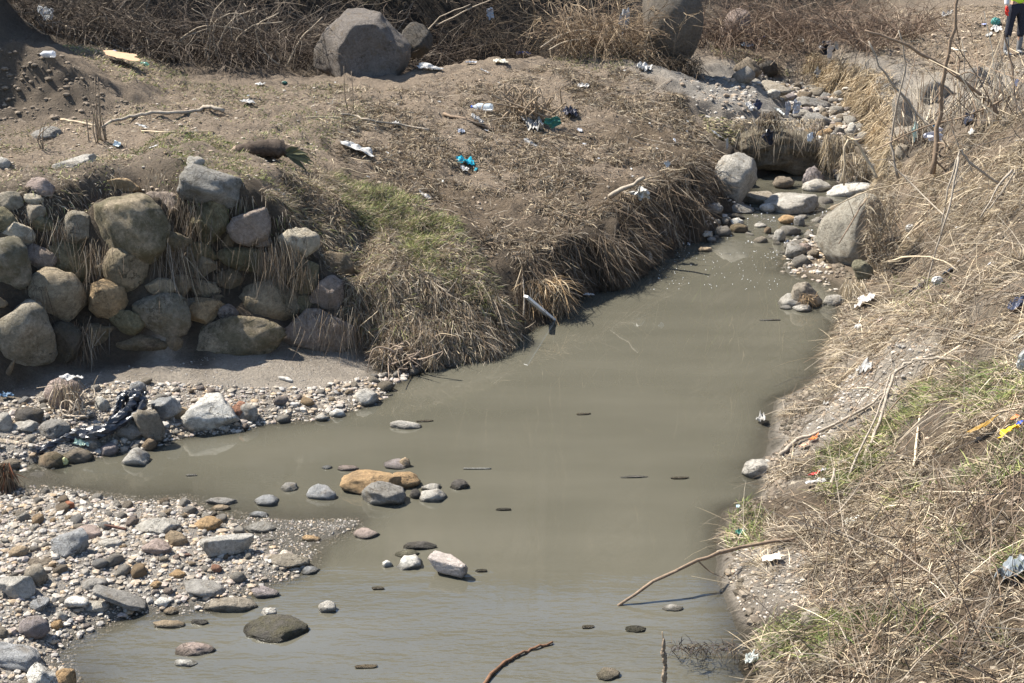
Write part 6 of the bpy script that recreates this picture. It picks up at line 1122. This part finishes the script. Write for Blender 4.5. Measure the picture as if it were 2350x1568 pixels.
S('scrap', 1697, 1230, 24, 20, (.04, .15, .11), 'dark green film scrap in the grass tip by the water', 'litter'); S('scrap', 1693, 1170, 10, 16, (.45, .62, .72), 'light blue film scrap at the tip of the grassy point', 'litter'); S('scrap', 1745, 985-15, 20, 34, WH2, 'white shreds on the muddy inlet grass', 'litter', crump=.7); S('scrap', 1895, 935, 12, 26, WH2, 'white rag strip at the inlet', 'litter', crump=.8)
S('lime', 1770, 1270+20, 40, 34, (.62, .58, .52), 'crusty white lime patch on the bare lower shore', 'patch', crump=.1, tr=0, rough=.95)
# crest litter
S('bag', 2142, 309, 42, 30, (.66, .66, .72), 'shiny white-grey plastic sheet on the crest below the dead stalks', 'plastic', face=True, Yd=17.1, crump=.5); S('wrapper', 2147, 289, 12, 16, (.02, .30, .55), 'bright blue scrap among the dead stalks', 'litter', face=True, Yd=17.0); S('bag', 2226, 280, 38, 18, (.05, .055, .08), 'black bag with white marks on the crest at right', 'bag', rough=.2, crump=.6)
S('film', 2100, 300, 16, 46, (.5, .62, .56), 'pale green film hanging from the dead stalks', 'plastic', face=True, Yd=17.6); S('scrap', 2228, 309, 11, 9, WH, 'white scrap just below the black bag on the crest', 'litter'); S('scrap', 2344, 261, 12, 9, WH, 'white scrap near the right edge on the crest', 'litter'); S('scrap', 2330, 190, 16, 20, (.66, .66, .74), 'lilac-white scrap in the dead stems at far right', 'litter', face=True, Yd=18.2)
S('rag', 1762, 315, 26, 40, (.045, .045, .055), 'black rag hanging on the undercut earth block', 'rag', face=True, Yd=20.9, crump=.7, rough=.3); S('scrap', 1723, 251, 22, 9, WH, 'white plastic on top of the straw heap upstream', 'litter', crump=.5); S('bag', 1789, 262, 26, 13, (.66, .68, .64), 'pale flat bag on the bank above the earth block', 'bag'); S('rag', 1808, 248, 14, 32, (.40, .40, .42), 'grey rag hanging over the upstream stones', 'rag', face=True, Yd=22.6); S('bag', 1827, 247, 20, 36, (.5, .5, .52), 'whitish plastic bag hung among the upstream stones', 'bag', face=True, Yd=22.6, crump=.7)
S('scrap', 1650, 317, 36, 7, WH, 'white flat scrap at the edge of the mound by the earth block', 'litter'); S('scrap', 1669, 330, 6, 28, WH2, 'thin white strip hanging beside the white flat scrap', 'litter', face=True, Yd=20.6); S('scrap', 1860, 315, 16, 22, (.6, .64, .68), 'bluish white scrap at the right end of the earth block', 'litter', face=True, Yd=20.9); S('rag', 1740, 242, 20, 30, (.06, .07, .12), 'dark blue rag on the shaded bank upstream', 'rag', face=True, Yd=22.4)
S('rag', 1898, 108, 36, 30, (.045, .045, .055), 'black cloth draped on the top of the tan bank', 'rag', face=True, Yd=26.3, crump=.7); S('rag', 1905, 113, 14, 34, (.6, .56, .52), 'off-white cloth strip over the black cloth', 'rag', face=True, Yd=26.1); S('rag', 1920, 104, 12, 18, WH2, 'white bag piece right of the black cloth', 'bag', face=True, Yd=26.1); S('rag', 1875, 163, 14, 24, (.36, .34, .31), 'grey tattered rag hanging on the tan bank', 'rag', face=True, Yd=25.8)
S('scrap', 1774, 107, 24, 9, WH, 'white litter on the flat earth below the reddish bushes', 'litter', crump=.6); S('scrap', 1836, 98, 14, 12, WH2, 'second white litter piece right of the first below the bushes', 'litter', crump=.6); S('scrap', 1712, 108, 30, 8, (.2, .25, .32), 'blue-grey crumpled film below the reddish bushes', 'litter', crump=.5); stick('pipe', [(1729, 98), (1745, 92), (1758, 84)], .018, (.03, .07, .28), 'short blue pipe lying below the reddish bushes', 'pipe', seed=91, wob=0)
S('plastic', 1432, 45, 24, 66, (.42, .43, .44), 'white sheet caught inside the tan reedy bushes', 'plastic', face=True, Yd=24.3); S('plastic', 1125, 32, 18, 26, (.36, .4, .46), 'pale plastic caught in the dark hollow bushes', 'plastic', face=True, Yd=25.2); S('bag', 107, 27, 34, 30, CLEAR, 'clear crumpled plastic bag caught in the left brush', 'bag', face=True, Yd=22.3, crump=.8, alpha=.45)
lump('bag', 2284, 50, 24, 20, (.10, .32, .28), 'teal plastic bag on the slope left of the worker', 'bag'); S('tray', 2287, 70, 26, 10, WH, 'white curved tray lying beside the worker', 'litter'); S('scrap', 2269, 84, 16, 5, WH2, 'flat white scrap below the curved tray', 'litter'); S('scrap', 2172, 38, 26, 9, WH2, 'white litter heap at upper right', 'litter', crump=.6); S('scrap', 2259, 60, 12, 6, (.4, .45, .75), 'blue and white wrapper near the teal bag', 'litter')
stick('stick', [(2178, 108), (2192, 116), (2218, 119)], .014, WP, 'white bare stick on the slope below the worker', seed=92); lump('ball', 262, 122, 17, 15, (.5, .52, .68), 'crumpled bluish plastic ball at the edge of the left brush', 'litter', alpha=.6)
# far bar
S('tray', 164, 888, 52, 20, WH, 'white crushed tray lying on the root-draped rock', 'litter', Yd=11.65, crump=.3, lift=.05); block('foam_block', 640, 868, 672, 878, .03, .05, (.72, .70, .66), 'small white foam block on the sand of the far bar', 'foam', seed=31); block('driftwood', -20, 1012, 84, 1028, .03, .045, (.55, .47, .37), 'bleached bone-like driftwood at the left edge of the far bar', 'driftwood', seed=32); block('driftwood', 20, 1046, 70, 1000, .02, .03, (.52, .46, .38), 'second bleached piece crossing the bone-like driftwood', 'driftwood', seed=33)
S('rag', 192, 1024, 40, 16, (.5, .62, .52), 'pale green film over the muddy lumps by the channel', 'litter'); lump('shell', 149, 1058, 18, 20, (.50, .50, .25), 'yellow-green curled shell-like piece at the channel edge', 'litter'); S('wrapper', 15, 905+10, 30, 16, (.12, .2, .3), 'blue-grey litter in the shade at the left wall foot', 'litter'); block('plastic_bar', 1062, 1077, 1128, 1077, .012, .02, (.74, .74, .70), 'thin white plastic bar floating in the middle of the pool', 'litter', seed=34)
# twisted black plastic
pl = [(85, 1036, Y(11.05)), (140, 1012, Y(11.2)), (190, 1000, Y(11.25)), (250, 985, Y(11.3)), (300, 950, Y(11.5)), (322, 925, Y(11.65)), (318, 908, Y(11.7)), (296, 905, Y(11.75)), (280, 915, Y(11.7)), (272, 945, Y(11.6)), (262, 970, Y(11.4))]
W_l = smoothline([np.array(PY(a, b, c[1])) for a, b, c in pl], 7); e = empty('plastic_sheet', tuple(W_l[0]), 'long twisted strip of shiny black plastic looped over the far bar rocks', 'plastic'); MB_ = flat('black_film', (.022, .024, .03), .28, 30, .3, 0, .008, .6)
for i in range(7):
    rg = np.random.default_rng(i); o_ = rg.normal(size=3)*np.array((.012, .02, .012)); L_ = [p_-W_l[0]+o_*math.sin(.15*k+i)*2.0 for k, p_ in enumerate(W_l)]; m_ = len(L_)
    V, F = tube(L_, (.012+.02*np.abs(np.sin(np.linspace(0, 9, m_)+i)))*np.interp(np.linspace(0, 1, m_), [0, .15, .5, .8, 1], [.5, 1.0, 1.25, .8, .7]), 8, .5, i); obj('fold', mesh_np('fold', V, F, MB_, None, False), e)
for i, (u, v, w_, c_) in enumerate(((1340, 952, 36, 'mud'), (1456, 1096, 66, 'grey'), (1155, 1171, 36, 'dark'), (1766, 736, 50, 'grey'), (868, 1352, 30, 'mud'), (1104, 1312, 28, 'dark'), (975, 968, 40, 'mud'), (1560, 1099, 44, 'mud'), (890, 908, 26, 'pale'), (1350, 1441, 30, 'mud'), (840, 1532, 54, 'tan'), (440, 1092, 26, 'pale'), (620, 1240, 22, 'pale'))): block('sliver', u-w_/2, v, u+w_/2, v-1, .012, .035, c_, 'low sliver of stone or drift barely breaking the surface of the pool', 'stone', seed=70+i)['group'] = 'low slivers breaking the surface of the pool'
rock(1434, 1436, 1484, 1452, 'dark', 'small dark mossy lump breaking the rippled water at lower right', .5, .9, 0, .45); rock(1368, 1533, 1424, 1562, 'mud', 'wet brown lump in the ripples near the bottom edge', .5, .6, 0, .45); rock(1519, 1387, 1568, 1403, 'pale', 'flat pale stone awash right of the foot of the bent branch', .3, 0, 0, .45); rock(470, 1142, 545, 1160, 'grey', 'low grey rock breaking the water at the head of the near bar', .6, 0, 0, .42); rock(480, 1158, 530, 1172, 'tan', 'flat tan stone just below the low grey rock', .4, 0, 0, .42)
# white stake, bottles, foreground water debris
G1, G2 = np.array(PY(1207, 680, 14.35)), np.array(PY(1268, 733, 14.73)); d = G2-G1; L_ = np.linalg.norm(d); e = empty('stake', tuple((G1+G2)/2), 'white painted board with red stains leaning from the bank into the water', 'board')
def boxv(a, b, c): return np.array([(x, y, z) for x in (-a, a) for y in (-b, b) for z in (-c, c)], float), np.array([(0, 1, 3), (0, 3, 2), (4, 6, 7), (4, 7, 5), (0, 4, 5), (0, 5, 1), (2, 3, 7), (2, 7, 6), (0, 2, 6), (0, 6, 4), (1, 5, 7), (1, 7, 3)])
Mq = np.array(Vector(d).to_track_quat('X', 'Z').to_matrix()); V, F = boxv(L_/2*1.0, .045, .012); V[:4, 1] *= .55; obj('plank', mesh_np('plank', V@Mq.T, F, flat('white_board', (.86, .86, .84), .6, 15, .12), None, False), e)
for k, x in ((.04, .10), (.03, .18)): V, F = stone_verts(int(x*100), 2, .5); obj('stain', mesh_np('stain', (V*np.array((k, .016, .003))+np.array((x, 0, .008)))@Mq.T, F, flat('red_stain', (.45, .13, .11), .7, 30, .3)), e)
def bottle(u, v, length, rad, yaw, col, label, alpha=.45, capc=(.03, .1, .5), tilt=.05):
    G = hit(u, v); s = proj(G)[2]/FV; Lb, r = length*s, rad*s; e = empty('bottle', (G[0], G[1], G[2]+r*.9), label, 'bottle'); e.rotation_euler = (0, tilt, yaw)
    prof = [(-.5, .0), (-.5, .9), (-.42, 1), (-.1, .92), (0, 1), (.18, 1), (.34, .5), (.42, .3), (.46, .3)]; V = []; n = 12
    for px, pr in prof:
        for k in range(n): a = k*2*math.pi/n; V.append((px*Lb, math.cos(a)*pr*r*(1+.08*math.sin(3*a+px*9)), math.sin(a)*pr*r))
    F = [t for i in range(len(prof)-1) for k in range(n) for t in ((i*n+k, i*n+(k+1) % n, (i+1)*n+(k+1) % n), (i*n+k, (i+1)*n+(k+1) % n, (i+1)*n+k))]; obj('bottle_body', mesh_np('bottle_body', np.array(V), np.array(F), flat('pet_%s' % str(col), col, .15, 20, .1, .1, .001, .7, alpha)), e)
    V, F = tube([np.array((.455*Lb, 0, 0)), np.array((.52*Lb, 0, 0))], .34*r, 10); obj('cap', mesh_np('cap', V, F, flat('cap%s' % str(capc), capc, .4)), e)
bottle(1106, 254, 52, 9, 2.7, (.62, .70, .76), 'clear crushed bottle with a blue cap on the mound', .55); bottle(108, 132, 40, 8, 2.9, (.7, .72, .76), 'clear bottle with a white label on the left slope by the dirt mound', .6, (.7, .7, .75)); bottle(334, 152, 22, 5, -.5, (.12, .32, .26), 'small green bottle at the edge of the left brush', .6, (.1, .3, .2)); bottle(1202, 128, 36, 5, .1, (.06, .10, .32), 'dark blue bottle on the skyline of the mound', .9)
lump('tin', 653, 190, 14, 8, (.03, .10, .08), 'dark green tin at the back of the plateau', 'tin', tr=0)
rg = np.random.default_rng(15)
for i, (P_, n) in enumerate(((HUMP, 18), (RB, 20), (PLT, 6))):
    for c in surf(P_, n, 700+i, minz=.1):
        uu, vv, _ = proj(c)
        if -20 < uu < 2370 and 0 < vv < 1568: S('scrap', float(uu), float(vv), rg.uniform(4, 9), rg.uniform(2.5, 5), WH if rg.random() < .7 else (.5, .52, .56), 'tiny pale scrap of litter trodden into the soil or grass', 'litter', group='tiny pale scraps of litter strewn over the banks')

# ------------------------------------------------------------------ worker
def skin(name, J, E, m_, parent, sub=2):
    me = bpy.data.meshes.new(name); me.from_pydata([j[:3] for j in J], E, []); o = bpy.data.objects.new(name, me); C.objects.link(o); sm = o.modifiers.new('skin', 'SKIN')
    for i, j in enumerate(J): me.skin_vertices[0].data[i].radius = (j[3], j[4] if len(j) > 4 else j[3])
    me.skin_vertices[0].data[0].use_root = True; ss = o.modifiers.new('s', 'SUBSURF'); ss.levels = sub; ss.render_levels = sub; me.materials.append(m_); o.parent = parent; return o
FP = np.array(hit(2322, 126)); e = empty('person', (FP[0], FP[1], float(gz(FP[0], FP[1]))), 'worker in dark trousers, grey rubber boots, yellow-green safety vest and a red glove', 'person'); e.rotation_euler = (0, 0, .25); e.scale = (.87, .87, .87)
SK = flat('skin', (.42, .26, .18), .6, 20, .08); TR = flat('trousers', (.022, .024, .035), .85, 40, .3); VE = flat('vest_green', (.52, .80, .06), .7, 20, .08); SH = flat('shirt_grey', (.55, .55, .56), .8, 20, .1); BO = flat('rubber_boot', (.20, .20, .20), .5, 20, .1); GL = flat('red_glove', (.65, .045, .03), .7, 30, .2)
HP, KN, AN = .90, .50, .10
skin('body', [(0, 0, .98, .10, .09), (0, 0, 1.12, .105, .085), (0, 0, 1.3, .12, .09), (0, 0, 1.42, .10, .07), (0, -.01, 1.5, .045), (0, -.02, 1.58, .065, .07), (0, -.03, 1.68, .07, .085), (0, -.02, 1.74, .045),
              (-.17, 0, 1.41, .05), (-.25, .0, 1.14, .038), (-.28, -.08, .90, .028), (.17, 0, 1.41, .05), (.26, .02, 1.14, .038), (.27, -.05, .90, .028), (-.10, 0, .88, .075), (-.13, -.01, .5, .05), (-.14, 0, .1, .035), (.10, 0, .88, .075), (.12, -.01, .5, .05), (.13, 0, .1, .035)],
     [(0, 1), (1, 2), (2, 3), (3, 4), (4, 5), (5, 6), (6, 7), (3, 8), (8, 9), (9, 10), (3, 11), (11, 12), (12, 13), (0, 14), (14, 15), (15, 16), (0, 17), (17, 18), (18, 19)], SK, e)
skin('trousers', [(0, 0, .95, .15, .115), (0, 0, 1.02, .145, .11), (-.10, 0, .84, .098, .1), (-.135, -.015, .52, .075), (-.145, 0, .33, .078), (.10, 0, .84, .098, .1), (.125, -.015, .52, .075), (.135, 0, .33, .078)], [(0, 1), (0, 2), (2, 3), (3, 4), (0, 5), (5, 6), (6, 7)], TR, e)
skin('vest', [(0, 0, .93, .165, .125), (0, 0, 1.15, .15, .12), (0, 0, 1.32, .165, .125), (0, 0, 1.43, .12, .09)], [(0, 1), (1, 2), (2, 3)], VE, e); skin('shirt_hem', [(0, 0, .86, .15, .115), (0, 0, .93, .155, .12)], [(0, 1)], SH, e, 1)
for s_ in (-1, 1):
    x = .14*s_; skin('boot', [(x, 0, .38, .062), (x, 0, .2, .055), (x, .01, .07, .05, .05), (x-.01, -.1, .045, .042, .038), (x-.015, -.2, .035, .038, .028)], [(0, 1), (1, 2), (2, 3), (3, 4)], BO, e)
    skin('sleeve', [(.165*s_, 0, 1.42, .07), (.255*s_, .0, 1.14, .055), (.275*s_, -.06, .94, .045)], [(0, 1), (1, 2)], SH, e); hx, hy, hz = .28*s_, -.08, .89
    J = [(hx, hy+.01, .95, .034), (hx, hy, hz, .034, .026), (hx, hy-.01, hz-.06, .034, .02)]; Eg = [(0, 1), (1, 2)]
    for k, (fx, fl) in enumerate(((-.028, .055), (-.01, .065), (.01, .06), (.027, .048))): J += [(hx+fx*.35*s_, hy-.01+fx, hz-.075, .011), (hx+fx*.3*s_-.008*s_, hy-.014+fx, hz-.075-fl*.55, .010), (hx+fx*.3*s_-.022*s_, hy-.016+fx, hz-.075-fl, .008)]; q = len(J); Eg += [(2, q-3), (q-3, q-2), (q-2, q-1)]
    J += [(hx-.01*s_, hy-.04, hz-.02, .012), (hx-.02*s_, hy-.055, hz-.06, .010)]; Eg += [(1, len(J)-2), (len(J)-2, len(J)-1)]; skin('glove', J, Eg, GL, e)
V, F = ICO[3]; V = V*np.array((.088, .105, .07))+np.array((0, -.02, 1.745)); obj('cap', mesh_np('cap', V, F, TR), e); V, F = ICO[2]
obj('nose', mesh_np('nose', V*np.array((.012, .016, .022))+np.array((0, -.125, 1.655)), F, SK), e); obj('mouth', mesh_np('mouth', V*np.array((.026, .008, .006))+np.array((0, -.112, 1.61)), F, flat('lips', (.3, .1, .08), .6)), e)
for s_ in (-1, 1): obj('eye', mesh_np('eye', V*np.array((.012, .008, .008))+np.array((.03*s_, -.112, 1.685)), F, flat('eye_dark', (.05, .03, .02), .2)), e); obj('ear', mesh_np('ear', V*np.array((.01, .02, .03))+np.array((.082*s_, -.02, 1.665)), F, SK), e)
lump('earth_clod', 1745, 165, 10, 8, (.2, .15, .1), 'small brown clod between the two upstream blocks', 'clod', tr=0)
